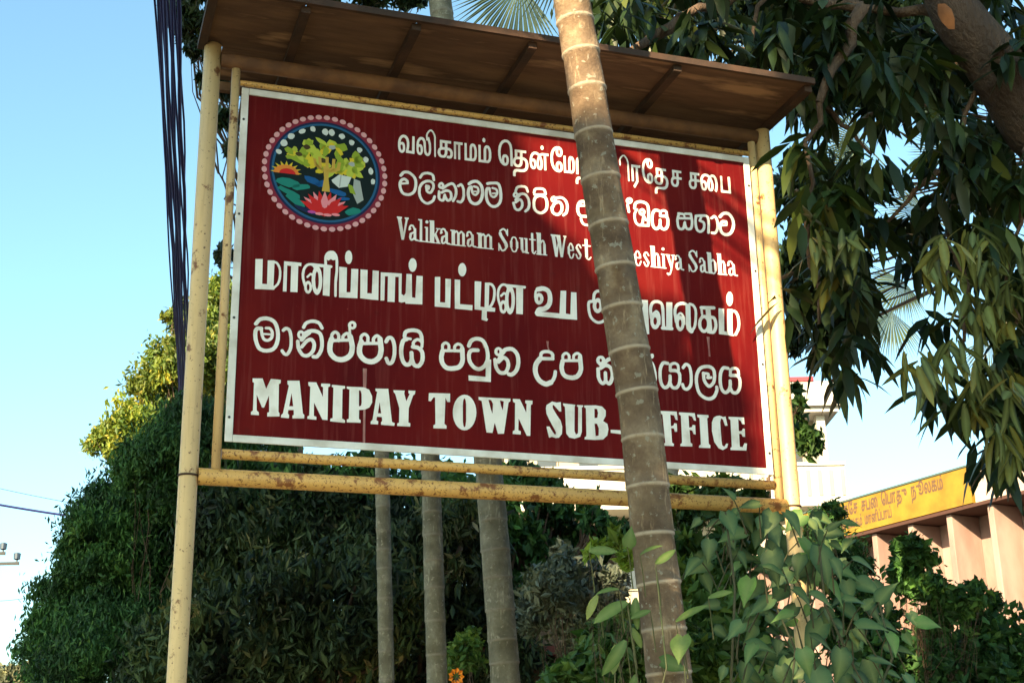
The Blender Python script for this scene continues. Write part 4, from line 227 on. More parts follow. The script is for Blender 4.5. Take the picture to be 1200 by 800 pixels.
'5':[[5338,820,5307,828,5272,846,5243,869,5226,892,5213,923,5205,958,5198,1013,5198,1057,5203,1097,5213,1130,5230,1165,5248,1192,5270,1212,5295,1226,5327,1235,5360,1241,5388,1241,5417,1234,5437,1223,5451,1210,5462,1192,5467,1175,5471,1120,5462,1063,5449,1028,5425,998,5393,974,5370,969,5353,974,5333,989,5311,1018,5298,1045,5293,1065,5292,1140,5298,1152,5310,1157,5323,1153,5370,1151,5385,1143,5390,1133,5390,1120,5385,1107,5408,1111,5420,1103,5422,1092,5413,1081,5372,1070,5354,1072,5346,1078,5343,1090,5356,1120,5332,1121,5333,1063,5351,1028,5372,1009,5383,1013,5397,1025,5412,1043,5420,1060,5431,1107,5430,1160,5422,1184,5403,1197,5382,1202,5353,1201,5322,1194,5300,1185,5285,1174,5273,1160,5249,1117,5238,1068,5236,1028,5240,988,5246,948,5255,922,5265,903,5280,888,5310,869,5337,860,5357,858,5380,863,5406,877,5426,902,5449,953,5449,990,5455,1000,5468,1005,5483,998,5487,990,5489,958,5484,935,5465,893,5450,867,5433,848,5410,833,5388,824,5363,819],[2535,832,2533,890,2725,888,2728,990,2727,991,2688,960,2655,947,2632,948,2612,953,2590,963,2570,978,2551,1000,2536,1023,2526,1045,2520,1072,2518,1120,2525,1148,2535,1170,2555,1190,2588,1199,2645,1201,2659,1190,2660,1173,2650,1161,2598,1157,2575,1152,2566,1138,2561,1120,2561,1080,2574,1042,2601,1008,2615,998,2632,991,2648,989,2663,995,2687,1011,2704,1030,2724,1072,2729,1093,2731,1127,2729,1163,2719,1210,2700,1255,2683,1277,2668,1285,2645,1289,2625,1289,2603,1281,2578,1261,2556,1207,2545,1200,2537,1199,2523,1207,2518,1222,2533,1265,2543,1285,2558,1302,2575,1314,2617,1330,2647,1332,2670,1329,2692,1322,2712,1309,2737,1276,2759,1225,2772,1157,2774,1125,2771,1087,2788,1087,2789,1078,2782,835],[3395,835,3367,843,3342,856,3318,873,3300,894,3281,927,3270,957,3263,988,3262,1022,3268,1065,3280,1098,3303,1132,3328,1162,3339,1170,3345,1210,3362,1232,3380,1242,3405,1249,3437,1252,3458,1251,3490,1239,3504,1227,3512,1213,3516,1202,3514,1167,3517,1155,3510,1141,3502,1138,3410,1131,3372,1128,3333,1080,3321,1050,3317,1010,3321,978,3336,940,3355,915,3380,898,3408,889,3420,891,3453,909,3468,913,3482,933,3494,960,3506,1022,3515,1029,3528,1029,3538,1022,3542,1008,3537,968,3530,945,3517,915,3497,885,3491,868,3482,861,3435,838,3415,833],[4310,900,4282,907,4275,917,4274,928,4279,937,4288,942,4327,939,4340,952,4351,967,4360,993,4367,1032,4370,1077,4369,1117,4360,1160,4354,1173,4345,1183,4335,1188,4307,1161,4292,1158,4282,1163,4276,1173,4276,1182,4282,1191,4307,1216,4322,1225,4342,1227,4360,1220,4382,1202,4394,1183,4404,1150,4409,1115,4407,1033,4399,983,4390,957,4374,930,4353,910,4333,899],[4068,901,4048,910,4031,928,4016,957,4006,992,4006,1090,4017,1101,4035,1102,4051,1117,4040,1124,4034,1135,4018,1148,4013,1157,4008,1180,4014,1205,4030,1226,4043,1234,4063,1240,4082,1238,4098,1231,4109,1218,4117,1201,4143,1222,4170,1234,4192,1236,4218,1229,4245,1219,4254,1212,4257,1197,4250,1183,4233,1178,4198,1191,4182,1192,4158,1180,4130,1155,4158,1147,4181,1133,4197,1115,4209,1088,4216,1052,4215,1013,4209,982,4194,942,4180,918,4160,904,4140,904,4113,920,4090,904],[5563,910,5543,918,5523,937,5510,962,5501,993,5496,1045,5498,1092,5506,1148,5519,1187,5542,1223,5557,1237,5572,1244,5590,1245,5635,1239,5645,1228,5647,1215,5662,1229,5678,1239,5702,1246,5724,1245,5742,1240,5758,1230,5769,1213,5772,1198,5774,1152,5769,1142,5784,1113,5788,1077,5782,1018,5767,972,5743,937,5728,925,5708,916,5682,914,5662,919,5647,929,5633,948,5616,930,5598,918,5582,911],[4817,911,4793,923,4776,943,4765,967,4756,1002,4752,1043,4755,1108,4761,1150,4776,1192,4794,1220,4808,1233,4820,1239,4842,1241,4882,1235,4892,1228,4897,1212,4910,1225,4933,1237,4957,1242,4978,1239,5001,1228,5014,1212,5017,1198,5020,1152,5015,1138,5027,1120,5034,1097,5032,1032,5025,997,5015,970,4992,937,4980,926,4962,918,4935,915,4915,920,4900,930,4887,949,4870,931,4853,919,4838,913],[3000,913,2972,922,2965,932,2963,942,2945,931,2925,926,2902,925,2878,931,2863,941,2848,957,2826,995,2818,1032,2813,1088,2814,1098,2824,1108,2837,1111,2848,1105,2853,1094,2873,1132,2852,1136,2836,1150,2828,1168,2828,1192,2836,1212,2848,1226,2872,1236,2888,1234,2903,1227,2915,1212,2940,1232,2963,1242,3000,1250,3035,1249,3055,1240,3082,1218,3099,1195,3111,1170,3119,1133,3121,1078,3114,1032,3101,993,3082,962,3055,933,3025,915],[5083,913,5058,919,5040,933,5031,953,5025,983,5026,992,5037,1002,5053,1000,5061,990,5068,957,5075,951,5088,950,5106,962,5122,983,5132,1010,5137,1047,5139,1103,5134,1163,5129,1185,5122,1198,5112,1205,5102,1206,5076,1173,5068,1166,5058,1165,5048,1170,5043,1182,5046,1193,5076,1232,5090,1241,5103,1243,5120,1241,5138,1232,5154,1217,5165,1188,5172,1148,5175,1103,5172,1030,5167,1000,5159,975,5144,950,5125,930,5103,916],[4657,918,4646,927,4646,942,4684,983,4695,1012,4700,1050,4697,1095,4684,1160,4669,1195,4657,1202,4603,1206,4594,1213,4592,1223,4596,1232,4603,1237,4613,1238,4668,1234,4683,1227,4694,1217,4707,1193,4715,1170,4730,1097,4732,1035,4722,985,4707,958,4673,923,4665,918],[1127,922,1097,928,1065,944,1038,970,1021,993,1009,1023,1005,1058,1006,1105,1011,1130,1024,1175,1033,1188,1036,1218,1046,1237,1060,1251,1077,1260,1087,1262,1102,1259,1117,1250,1129,1238,1137,1223,1141,1207,1141,1177,1150,1177,1151,1208,1170,1235,1198,1255,1210,1258,1228,1257,1224,1308,1219,1332,1222,1352,1233,1368,1247,1379,1263,1384,1282,1382,1299,1370,1309,1348,1306,1320,1293,1302,1273,1291,1251,1290,1254,1240,1264,1232,1273,1217,1296,1118,1297,1082,1291,1035,1282,1008,1270,987,1251,965,1232,950,1205,934,1183,926,1157,921],[1445,925,1410,933,1387,944,1365,961,1343,985,1329,1007,1321,1028,1318,1052,1318,1093,1325,1128,1342,1182,1345,1222,1358,1245,1380,1262,1395,1267,1407,1266,1420,1260,1434,1250,1444,1237,1451,1220,1451,1170,1468,1171,1477,1172,1475,1200,1479,1218,1499,1245,1512,1255,1525,1261,1540,1261,1553,1255,1583,1232,1591,1220,1605,1112,1605,1087,1600,1047,1592,1015,1580,992,1563,971,1538,950,1508,933,1477,925],[1955,925,1929,935,1910,956,1892,940,1867,931,1845,931,1825,939,1808,956,1796,975,1778,1027,1773,1062,1771,1105,1774,1152,1783,1193,1795,1225,1814,1245,1815,1252,1810,1260,1809,1268,1814,1305,1821,1322,1838,1339,1867,1352,1902,1360,1932,1363,1965,1360,1988,1354,2005,1343,2017,1328,2027,1308,2036,1280,2039,1222,2034,1162,2030,1153,2020,1148,2037,1127,2047,1098,2051,1050,2047,1012,2034,975,2008,940,1987,926],[2303,925,2275,934,2249,953,2225,985,2213,1015,2208,1045,2208,1080,2223,1145,2231,1158,2231,1203,2236,1217,2252,1235,2273,1247,2287,1248,2308,1240,2327,1222,2334,1198,2333,1164,2365,1167,2364,1193,2368,1208,2378,1223,2397,1239,2412,1246,2428,1247,2443,1244,2458,1235,2472,1223,2490,1185,2495,1072,2491,1033,2482,1007,2470,983,2458,967,2440,951,2415,939,2377,929,2342,924],[1663,931,1647,937,1635,948,1615,998,1614,1007,1624,1020,1640,1022,1652,1012,1668,972,1673,973,1680,980,1692,1010,1701,1053,1703,1102,1700,1145,1690,1190,1677,1216,1665,1213,1645,1175,1630,1167,1617,1171,1609,1185,1611,1195,1626,1228,1635,1240,1648,1250,1663,1256,1680,1256,1700,1249,1716,1232,1729,1202,1739,1158,1742,1123,1742,1070,1737,1028,1727,988,1717,963,1705,947,1685,934],[3688,932,3658,936,3633,944,3613,956,3600,970,3586,993,3576,1025,3571,1055,3573,1085,3588,1148,3599,1162,3598,1187,3601,1207,3612,1225,3630,1241,3652,1249,3662,1249,3678,1242,3693,1230,3702,1217,3706,1198,3704,1170,3725,1171,3725,1183,3725,1202,3730,1220,3741,1235,3760,1250,3775,1257,3792,1259,3808,1254,3828,1240,3839,1227,3842,1215,3850,1085,3849,1060,3840,1028,3829,1003,3815,982,3797,962,3777,948,3745,936,3717,931],[860,938,852,942,846,950,845,958,848,968,858,976,887,977,892,980,914,1013,927,1050,931,1078,930,1120,924,1168,914,1197,903,1207,883,1215,865,1218,838,1216,832,1203,781,1157,754,1115,738,1108,728,1110,720,1117,716,1127,717,1138,705,1144,693,1162,689,1185,697,1212,708,1224,720,1230,738,1231,758,1218,800,1245,837,1256,873,1257,903,1251,927,1239,947,1218,960,1185,969,1133,970,1078,962,1028,942,983,918,950,908,943,893,938],[577,940,557,947,546,955,525,985,523,995,530,1007,542,1010,552,1005,570,980,577,975,583,974,592,987,606,1018,612,1048,614,1085,611,1138,602,1188,590,1217,582,1221,573,1220,550,1198,535,1200,527,1213,530,1223,548,1244,560,1252,570,1255,588,1254,603,1248,618,1236,629,1217,637,1188,644,1147,647,1062,644,1032,637,1005,625,977,610,953,593,941],[770,942,748,948,732,960,704,997,686,1040,679,1108,682,1118,690,1126,700,1127,712,1120,716,1113,722,1057,767,1123,787,1142,808,1155,827,1161,843,1159,860,1149,876,1130,885,1108,889,1082,887,1053,881,1025,871,1003,857,983,833,960,815,948,792,941],[4072,943,4083,948,4091,962,4092,1045,4095,1055,4100,1061,4107,1064,4118,1064,4131,1053,4132,958,4148,946,4165,980,4175,1020,4174,1055,4167,1083,4158,1099,4140,1110,4118,1112,4062,1075,4047,1074,4048,993,4058,963],[4822,950,4840,956,4859,977,4874,1022,4876,1077,4883,1087,4893,1091,4906,1087,4913,1075,4912,1023,4908,997,4922,963,4928,956,4938,953,4952,955,4961,960,4979,982,4990,1013,4997,1072,4993,1103,4984,1115,4970,1121,4935,1120,4903,1116,4895,1117,4885,1127,4882,1137,4886,1150,4886,1185,4890,1203,4878,1198,4838,1203,4827,1198,4814,1182,4801,1150,4794,1118,4791,1068,4791,1033,4798,988,4808,965],[5567,950,5572,950,5585,956,5606,978,5620,1020,5624,1078,5632,1089,5642,1092,5655,1089,5662,1078,5662,1033,5656,997,5670,964,5675,956,5687,953,5700,955,5712,961,5732,988,5742,1020,5749,1077,5744,1108,5733,1119,5715,1124,5663,1120,5653,1117,5643,1120,5634,1128,5631,1138,5636,1153,5636,1187,5642,1207,5630,1201,5588,1206,5576,1202,5563,1185,5548,1152,5540,1110,5536,1068,5538,1017,5543,987,5551,967],[3005,958,3015,960,3039,980,3052,997,3062,1018,3074,1062,3076,1093,3074,1130,3069,1153,3060,1172,3048,1187,3032,1202,3010,1206,2975,1199,2956,1188,2952,1177,2924,1142,2945,1141,2963,1133,2982,1117,2994,1098,3004,1062,3004,1030,2996,997,2979,962],[348,960,315,970,294,983,278,1003,260,1042,246,1087,239,1138,241,1185,253,1213,267,1227,282,1234,325,1234,333,1229,339,1220,336,1202,340,1168,410,1169,418,1164,415,1188,403,1207,397,1211,360,1210,353,1218,353,1228,362,1237,402,1240,420,1232,437,1212,446,1193,449,1177,449,1150,444,1123,436,1108,424,1095,405,1082,390,1076,370,1076,357,1079,342,1088,332,1098,315,1140,305,1194,290,1194,281,1180,280,1142,285,1100,295,1063,308,1032,320,1015,332,1006,355,1000,377,999,410,1006,435,1020,450,1038,462,1067,472,1113,473,1153,469,1193,457,1240,443,1272,428,1290,398,1304,365,1308,340,1305,313,1295,301,1283,275,1245,267,1241,255,1241,244,1250,241,1263,270,1308,293,1330,333,1345,368,1349,397,1345,422,1339,453,1322,472,1302,491,1267,505,1217,512,1170,512,1110,502,1058,485,1018,460,988,432,971,387,960],[2902,967,2925,968,2938,975,2952,998,2962,1030,2962,1063,2954,1087,2937,1101,2923,1093,2883,1049,2872,1047,2857,1052,2861,1022,2868,1002,2885,977],[1963,968,1972,968,1982,976,1994,995,2002,1015,2006,1062,2001,1100,1988,1117,1967,1130,1910,1136,1901,1145,1898,1157,1901,1167,1909,1175,1908,1197,1911,1212,1930,1237,1962,1257,1980,1259,1997,1255,1991,1290,1980,1311,1965,1319,1925,1322,1892,1317,1867,1308,1854,1298,1848,1260,1863,1258,1900,1255,1908,1248,1909,1238,1902,1228,1875,1228,1865,1218,1838,1207,1830,1193,1820,1152,1816,1107,1818,1058,1826,1018,1836,995,1850,976,1863,976,1874,982,1882,1000,1887,1025,1884,1095,1895,1107,1913,1109,1922,1103,1927,1093,1931,1025,1944,987,1951,973],[2313,975,2348,976,2400,988,2419,1000,2432,1020,2441,1043,2444,1063,2441,1140,2392,1137,2383,1134,2370,1136,2271,1127,2258,1072,2263,1027,2269,1010,2281,993,2298,980],[1132,977,1163,978,1197,993,1224,1017,1236,1043,1242,1093,1232,1153,1173,1147,1137,1142,1125,1136,1112,1139,1072,1134,1064,1115,1060,1065,1063,1038,1068,1023,1079,1007,1097,990,1112,981],[778,978,798,982,817,995,837,1020,847,1045,851,1088,844,1110,830,1123,808,1111,790,1092,752,1038,740,1034,726,1038,738,1013,753,992,763,983],[1445,982,1477,981,1505,995,1533,1022,1544,1050,1550,1100,1543,1145,1482,1139,1383,1128,1376,1103,1373,1063,1380,1032,1392,1013,1410,996,1428,986],[3690,982,3725,983,3760,996,3782,1022,3797,1057,3800,1080,3794,1143,3737,1139,3635,1130,3621,1067,3629,1020,3638,1002,3648,993,3670,985],[371,1107,390,1108,412,1127,418,1154,412,1149,398,1149,344,1147,355,1118],[4984,1157,4987,1157,4986,1190,4980,1203,4967,1209,4953,1209,4930,1199,4920,1187,4919,1158,4963,1160],[2262,1160,2300,1162,2302,1200,2295,1211,2282,1217,2265,1203,2260,1190],[5735,1160,5740,1160,5739,1193,5735,1205,5725,1211,5710,1212,5683,1203,5671,1190,5670,1160,5715,1163],[1393,1163,1417,1167,1417,1217,1410,1227,1400,1233,1393,1232,1383,1223,1376,1212,1375,1202,1375,1190,1387,1180],[1999,1163,2003,1163,2006,1200,1998,1215,1975,1227,1957,1218,1941,1200,1941,1178,1977,1174],[2870,1163,2881,1168,2885,1180,2883,1197,2875,1206,2866,1202,2860,1183,2864,1167],[3630,1163,3672,1167,3675,1198,3668,1212,3655,1219,3635,1204,3629,1193],[4054,1165,4070,1169,4076,1178,4077,1193,4069,1205,4058,1206,4049,1195,4048,1177],[724,1167,733,1166,740,1177,739,1193,733,1201,725,1201,718,1190,719,1175],[3376,1167,3477,1172,3480,1193,3472,1207,3457,1214,3438,1216,3415,1214,3392,1207,3378,1195],[1078,1168,1107,1173,1107,1210,1094,1227,1087,1229,1078,1223,1066,1203,1066,1190,1076,1178],[2396,1170,2439,1172,2440,1188,2448,1202,2440,1210,2423,1216,2405,1206,2395,1192],[1511,1175,1539,1178,1536,1212,1539,1225,1530,1227,1512,1208,1509,1197],[3756,1175,3793,1177,3793,1207,3802,1222,3800,1223,3783,1227,3763,1213,3756,1202],[1185,1182,1222,1187,1215,1210,1215,1218,1215,1225,1208,1224,1188,1206,1183,1197],[750,1249,738,1258,736,1270,756,1317,780,1339,823,1357,843,1361,873,1361,910,1351,934,1333,954,1298,962,1283,964,1273,955,1261,942,1259,932,1265,909,1307,897,1317,862,1325,832,1322,810,1314,792,1303,784,1293,768,1257,762,1251],[4678,1258,4669,1263,4664,1273,4663,1290,4669,1307,4677,1314,4692,1318,4701,1313,4706,1307,4708,1297,4707,1282,4702,1270,4694,1262],[1259,1320,1268,1319,1275,1327,1277,1340,1271,1353,1260,1354,1252,1343,1253,1328]],
'6':[[5492,255,5440,274,5393,343,5372,463,5379,568,5405,623,5437,643,5480,652,5522,639,5553,647,5566,570,5571,543,5540,538,5519,610,5495,622,5481,575,5482,363,5488,310,5512,293,5540,332,5562,333,5547,286],[4562,258,4542,261,4510,276,4488,296,4468,325,4452,363,4444,405,4443,457,4448,495,4462,542,4480,580,4504,615,4532,641,4562,657,4593,665,4605,664,4625,662,4657,648,4681,627,4702,595,4716,558,4724,517,4725,467,4719,423,4706,378,4687,340,4666,310,4635,281,4605,264,4573,258],[4775,261,4775,283,4792,295,4777,607,4775,616,4754,625,4753,655,4952,661,4957,563,4933,567,4916,615,4875,622,4871,620,4870,488,4875,488,4903,498,4915,526,4944,523,4943,430,4917,428,4905,465,4872,467,4874,302,4896,287,4892,263],[5587,262,5589,288,5607,300,5612,598,5612,612,5591,625,5592,647,5784,652,5787,572,5757,571,5744,607,5710,627,5708,522,5708,486,5745,492,5763,522,5784,518,5782,425,5752,426,5738,458,5708,455,5706,307,5742,303,5767,352,5800,349,5785,268],[3430,263,3406,370,3405,385,3437,387,3473,330,3497,301,3510,310,3510,320,3509,335,3434,470,3407,530,3403,592,3411,625,3475,670,3528,661,3542,664,3575,670,3578,565,3557,563,3517,608,3492,632,3479,627,3482,593,3523,523,3568,462,3584,395,3578,315,3543,272,3507,265,3463,276],[5198,264,5203,288,5225,303,5226,333,5228,608,5203,617,5202,645,5335,648,5339,647,5342,623,5322,610,5322,315,5341,300,5338,268],[2855,267,2820,388,2793,275,2727,275,2678,615,2677,618,2644,628,2643,658,2680,658,3000,665,2999,637,2978,622,2921,275],[4973,267,4976,292,4996,307,4997,330,5000,620,4978,630,4979,653,4988,656,5172,658,5182,573,5157,575,5140,617,5103,626,5093,627,5092,488,5127,494,5140,522,5169,518,5167,413,5142,417,5130,456,5095,462,5098,315,5119,302,5118,273],[3178,268,3090,451,3088,445,3083,323,3111,313,3108,278,3019,278,3022,310,3044,322,3053,615,3053,623,3030,633,3028,660,3030,666,3107,667,3177,523,3183,622,3167,632,3170,660,3251,662,3248,622,3230,613,3217,270],[3723,272,3662,281,3628,325,3623,612,3622,620,3603,635,3602,658,3743,652,3734,625,3724,375,3724,357,3729,343,3740,317,3765,337,3777,630,3763,635,3764,652,3836,652,3832,635,3818,628,3809,355,3788,298],[3838,272,3841,295,3859,307,3861,338,3866,622,3848,632,3848,652,3983,663,4053,656,4058,654,4093,618,4098,613,4095,552,4061,492,4111,462,4121,403,4104,332,4055,286,4048,283,3955,273],[1185,277,1056,282,1058,310,1081,317,1081,643,1064,648,1064,670,1092,670,1188,668,1200,667,1202,663,1202,642,1176,633,1178,320,1210,302,1209,280,1207,277],[1683,280,1587,282,1588,312,1600,322,1595,365,1543,365,1542,362,1537,327,1557,315,1555,283,1477,282,1479,310,1497,327,1532,570,1542,632,1525,640,1523,665,1659,672,1701,323,1703,319,1732,307,1727,279],[1758,280,1759,307,1778,318,1779,473,1734,625,1717,642,1715,662,1835,667,1830,635,1853,552,1874,600,1889,635,1876,642,1875,671,1950,673,1945,637,1926,622,1880,480,1877,325,1898,317,1896,283],[2147,282,2147,313,2168,327,2165,617,2147,617,2118,572,2093,575,2097,658,2102,661,2278,670,2329,672,2328,580,2298,578,2278,625,2277,618,2266,338,2289,318,2288,287],[1228,283,1228,313,1249,320,1249,635,1222,642,1220,663,1400,669,1455,648,1488,580,1490,513,1462,458,1413,431,1353,423,1353,327,1372,315,1372,288],[2477,283,2455,286,2430,298,2406,318,2386,347,2369,387,2361,423,2358,468,2361,510,2370,550,2386,590,2406,622,2431,647,2458,664,2487,671,2498,670,2517,668,2545,656,2568,635,2587,608,2604,570,2609,550,2614,527,2617,482,2613,443,2602,398,2587,362,2568,332,2542,306,2515,289,2485,282],[613,285,552,287,555,313,572,330,622,625,621,630,608,642,606,678,728,687,741,597,773,350,774,343,789,328,789,293,670,285,669,315,683,323,680,373,677,375,625,370,620,333,635,318,634,288,632,285],[415,287,414,327,433,335,425,511,381,382,378,378,368,378,359,378,303,503,302,507,300,505,307,342,329,325,331,295,251,295,251,325,270,338,269,537,269,630,254,638,253,675,353,682,393,575,437,684,535,681,538,678,536,645,520,637,526,348,527,342,537,330,538,297],[868,288,821,292,822,317,840,328,842,632,822,645,819,678,827,681,902,683,975,532,974,633,970,641,953,647,954,675,1012,678,1045,679,1047,662,1046,653,1026,642,1028,293,976,293,885,468,886,327,913,318,914,290,912,288],[4573,302,4581,305,4592,347,4604,453,4606,555,4600,608,4595,620,4590,620,4584,610,4577,583,4563,470,4562,353,4565,327],[3967,315,4002,324,4004,328,4009,405,3993,448,3990,456,3960,457],[2481,317,2490,319,2497,335,2504,388,2505,568,2500,610,2491,630,2485,631,2482,628,2474,613,2470,592,2467,543,2467,373,2473,332],[4275,357,4148,365,4147,398,4158,400,4287,401,4286,360,4283,357],[1552,402,1588,402,1573,502,1571,517,1568,517],[632,410,674,413,655,532,651,552],[1351,460,1374,470,1380,502,1377,598,1368,627,1365,632,1348,633],[2794,488,2797,488,2804,595,2783,635,2763,637,2752,635,2777,537],[3962,517,3996,523,4007,580,3999,617,3997,624,3965,625],[2912,528,2926,630,2895,637,2883,638,2882,633,2892,580]]}
def poly_area(a): return .5*float(np.sum(a[:,0]*np.roll(a[:,1],-1)-a[:,1]*np.roll(a[:,0],-1)))
def curve_obj(name,loops,z0,mat_,parent,ext=.0012,proj=None,offs=0):
    c=bpy.data.curves.new(name,'CURVE'); c.dimensions='2D'; c.fill_mode='BOTH'; c.extrude=ext/2; c.offset=offs
    for a in loops:
        s=c.splines.new('POLY'); s.points.add(len(a)-1); s.points.foreach_set('co',np.column_stack([a,np.zeros(len(a)),np.ones(len(a))]).astype(np.float32).ravel()); s.use_cyclic_u=True
    t=bpy.data.objects.new('tmp',c); COL.objects.link(t); dg=bpy.context.evaluated_depsgraph_get()
    me=bpy.data.meshes.new_from_object(t.evaluated_get(dg)); bpy.data.objects.remove(t)
    n=len(me.vertices); V=np.empty(n*3,np.float32); me.vertices.foreach_get('co',V); V=V.reshape(-1,3)
    W=(proj or (lambda V:np.stack([V[:,0],-(z0+ext/2+V[:,2]),Z0+V[:,1]],1)))(V)
    me.vertices.foreach_set('co',W.astype(np.float32).ravel()); me.update(); me.materials.clear()
    return new(name,me,mat_,parent)
LBL={'1':'first line, small white Tamil letters','2':'second line, small white Sinhala letters','3':'third line, reads Valikamam South West Pradeshiya Sabha','4':'fourth line, big bold white Tamil letters','5':'fifth line, big bold white Sinhala letters','6':'last line, reads MANIPAY TOWN SUB-OFFICE'}
for k in '123456':
    o_=curve_obj('lettering',[np.array(l).reshape(-1,2)/2500 for l in DATA[k]],.0045,WHITE,panel); o_['label']=LBL[k]
# dried drips below the letters
for (x,y0,y1,wd) in ((427,432,524,4.5),(829,395,418,4),(565,398,408,2.5),(641,400,412,3)):
    a=board(x,y0);b=board(x-1 if x==427 else x+2,y1); wv=wd/640*2.5/2
    loop=np.array([(a[0]-wv*.8,a[1]),(a[0]+wv*1.1,a[1]),(a[0]+wv*.7,(a[1]+b[1])/2),(b[0]+wv*.6,b[1]),(b[0]-wv*.5,b[1]),(a[0]-wv*.3,(a[1]+b[1])/2)])
    curve_obj('drip_stain',[loop],.0045,DRIP,panel,ext=.0006)
# emblem
EC=board(381,203); ER=(board(455,205)[0]-board(306,202)[0])/2*.985
EM={k:mat('emblem_'+k,c,.5,.1) for k,c in dict(rim=(.20,.02,.04),bead=(.62,.33,.36),navy=(.012,.02,.07),blue=(.02,.10,.22),dark=(.006,.014,.014),white=(.55,.62,.62),leaf=(.24,.34,.03),lime=(.42,.50,.06),yellow=(.60,.48,.03),gold=(.50,.34,.06),orange=(.65,.22,.04),red=(.52,.02,.02),pink=(.72,.25,.30),teal=(.015,.20,.17),sea=(.01,.09,.28),magenta=(.45,.08,.35),brown=(.06,.04,.015),grey=(.33,.38,.38)).items()}
EK=list(EM); ev=[];ef=[];em=[]; 
def epoly(pts,layer,key):
    b=len(ev); z=.0045+.0004*layer
    for x,y in pts: ev.append((EC[0]+x*ER,-z,Z0+EC[1]+y*ER))
    P=np.array(pts)
    if poly_area(P)<0: idx=list(range(len(pts)))[::-1]
    else: idx=list(range(len(pts)))
    ef.append([b+i for i in idx]); em.append(EK.index(key))
def eell(cx,cy,rx,ry,layer,key,n=16,rot=0,wob=0):
    epoly([(cx+(rx*math.cos(t)*math.cos(rot)-ry*math.sin(t)*math.sin(rot))*(1+wob*random.uniform(-1,1)),cy+(rx*math.cos(t)*math.sin(rot)+ry*math.sin(t)*math.cos(rot))*(1+wob*random.uniform(-1,1))) for t in np.linspace(0,2*math.pi,n,endpoint=False)],layer,key)
eell(0,0,.97,.97,1,'rim',64)
for i in range(46):
    t=2*math.pi*(i+.5)/46; eell(.965*math.cos(t),.965*math.sin(t),.052,.042,2,'bead',10,t+math.pi/2)
eell(0,0,.885,.885,3,'navy',64); eell(0,0,.85,.85,4,'blue',64); eell(0,0,.815,.815,5,'dark',64)
for x,y,a,b in ((-.75,.26,.05,.04),(-.67,.42,.06,.06),(-.56,.56,.05,.06),(-.39,.67,.04,.06),(-.22,.73,.05,.045),(-.02,.71,.06,.05),(.08,.71,.06,.05),(.25,.67,.05,.05),(.41,.58,.05,.05),(.54,.47,.045,.05),(.65,.31,.045,.05),(.73,.12,.04,.06),(.77,-.06,.035,.05)):
    eell(x,y,a,b,6,'white',9,math.atan2(y,x),.15)
rr=random.Random(3)
for i in range(95):
    x=rr.uniform(-.6,.62); y=rr.uniform(.0,.55)
    if (x/.62)**2+((y-.2)/.38)**2>1: continue
    eell(x,y,rr.uniform(.05,.12),rr.uniform(.035,.08),7+.1*(i%9),rr.choice(['leaf','leaf','lime','lime','yellow']),7,rr.uniform(0,3),.3)
for x,y in ((-.31,.40),(-.43,.26),(-.05,.2),(.1,.45),(.42,.2)): eell(x,y,.055,.045,8,'brown' if x<0 else 'grey',8,0,.2)
# hills, sea, sun
epoly([(-.8,.14),(-.55,.16),(-.3,.05),(-.05,-.12),(.0,-.3),(-.75,-.3),(-.82,-.1)],8.2,'dark')
for i in range(9):
    t=math.pi*i/8; c_,s_=math.cos(t),math.sin(t); x0,y0=-.62,-.08
    epoly([(x0+.16*math.cos(t-.15),y0+.13*math.sin(t-.15)),(x0+.25*c_,y0+.2*s_),(x0+.16*math.cos(t+.15),y0+.13*math.sin(t+.15))],8.4,'yellow')
epoly([(-.62+.2*math.cos(t),-.1+.15*math.sin(t)) for t in np.linspace(0,math.pi,12)],8.6,'orange'); epoly([(-.6+.13*math.cos(t),-.1+.09*math.sin(t)) for t in np.linspace(0,math.pi,10)],8.8,'red')
for x,y,a,b,k,ro in ((-.60,-.25,.2,.07,'teal',-.1),(-.38,-.3,.16,.05,'teal',.2),(-.2,-.17,.15,.06,'sea',-.3),(-.05,-.2,.12,.05,'sea',.2),(.2,-.32,.16,.05,'sea',-.2),(-.55,-.42,.2,.05,'teal',-.4),(-.45,-.55,.17,.05,'teal',-.5),(.45,-.62,.14,.06,'teal',.3),(-.3,-.68,.2,.04,'navy',-.3),(.3,-.42,.1,.03,'sea',.1)):
    eell(x,y,a,b,8.9,k,9,ro,.18)
epoly([(-.05,-.33),(-.02,-.1),(-.04,.1),(.06,.1),(.05,-.1),(.08,-.33)],9.2,'gold')
for sx,sy in ((-.18,.22),(-.1,.26),(.02,.27),(.13,.25),(.22,.2)):
    epoly([(sx*.3-.02,.04),(sx*.9-.02,.1),(sx-.025,sy),(sx+.025,sy),(sx*.9+.03,.06),(sx*.3+.03,.0)],9.4,'gold')
epoly([(.1,-.12),(.22,-.01),(.42,-.03),(.36,-.2),(.22,-.24),(.12,-.16)],9.6,'white'); epoly([(.24,-.02),(.26,-.02),(.24,-.22),(.22,-.22)],9.8,'grey')
epoly([(.46,-.05),(.56,-.08),(.62,-.4),(.52,-.48),(.44,-.3)],9.5,'grey'); epoly([(.36,-.15),(.44,-.18),(.5,-.33),(.4,-.3)],9.7,'leaf')
for i,a in enumerate(np.linspace(-1.15,1.15,11)):
    c_,s_=math.cos(a),math.sin(a); tip=(.42*s_,-.68+.36*c_+.0); bx,by=.05*s_,-.68
    px_,py_=c_*.06,-s_*.06; epoly([(bx-px_*.4,by-py_*.4),((bx+tip[0])/2-px_,(by+tip[1])/2-py_),tip,((bx+tip[0])/2+px_,(by+tip[1])/2+py_),(bx+px_*.4,by+py_*.4)],10+.1*(i%3),'pink' if i%2 else 'red')
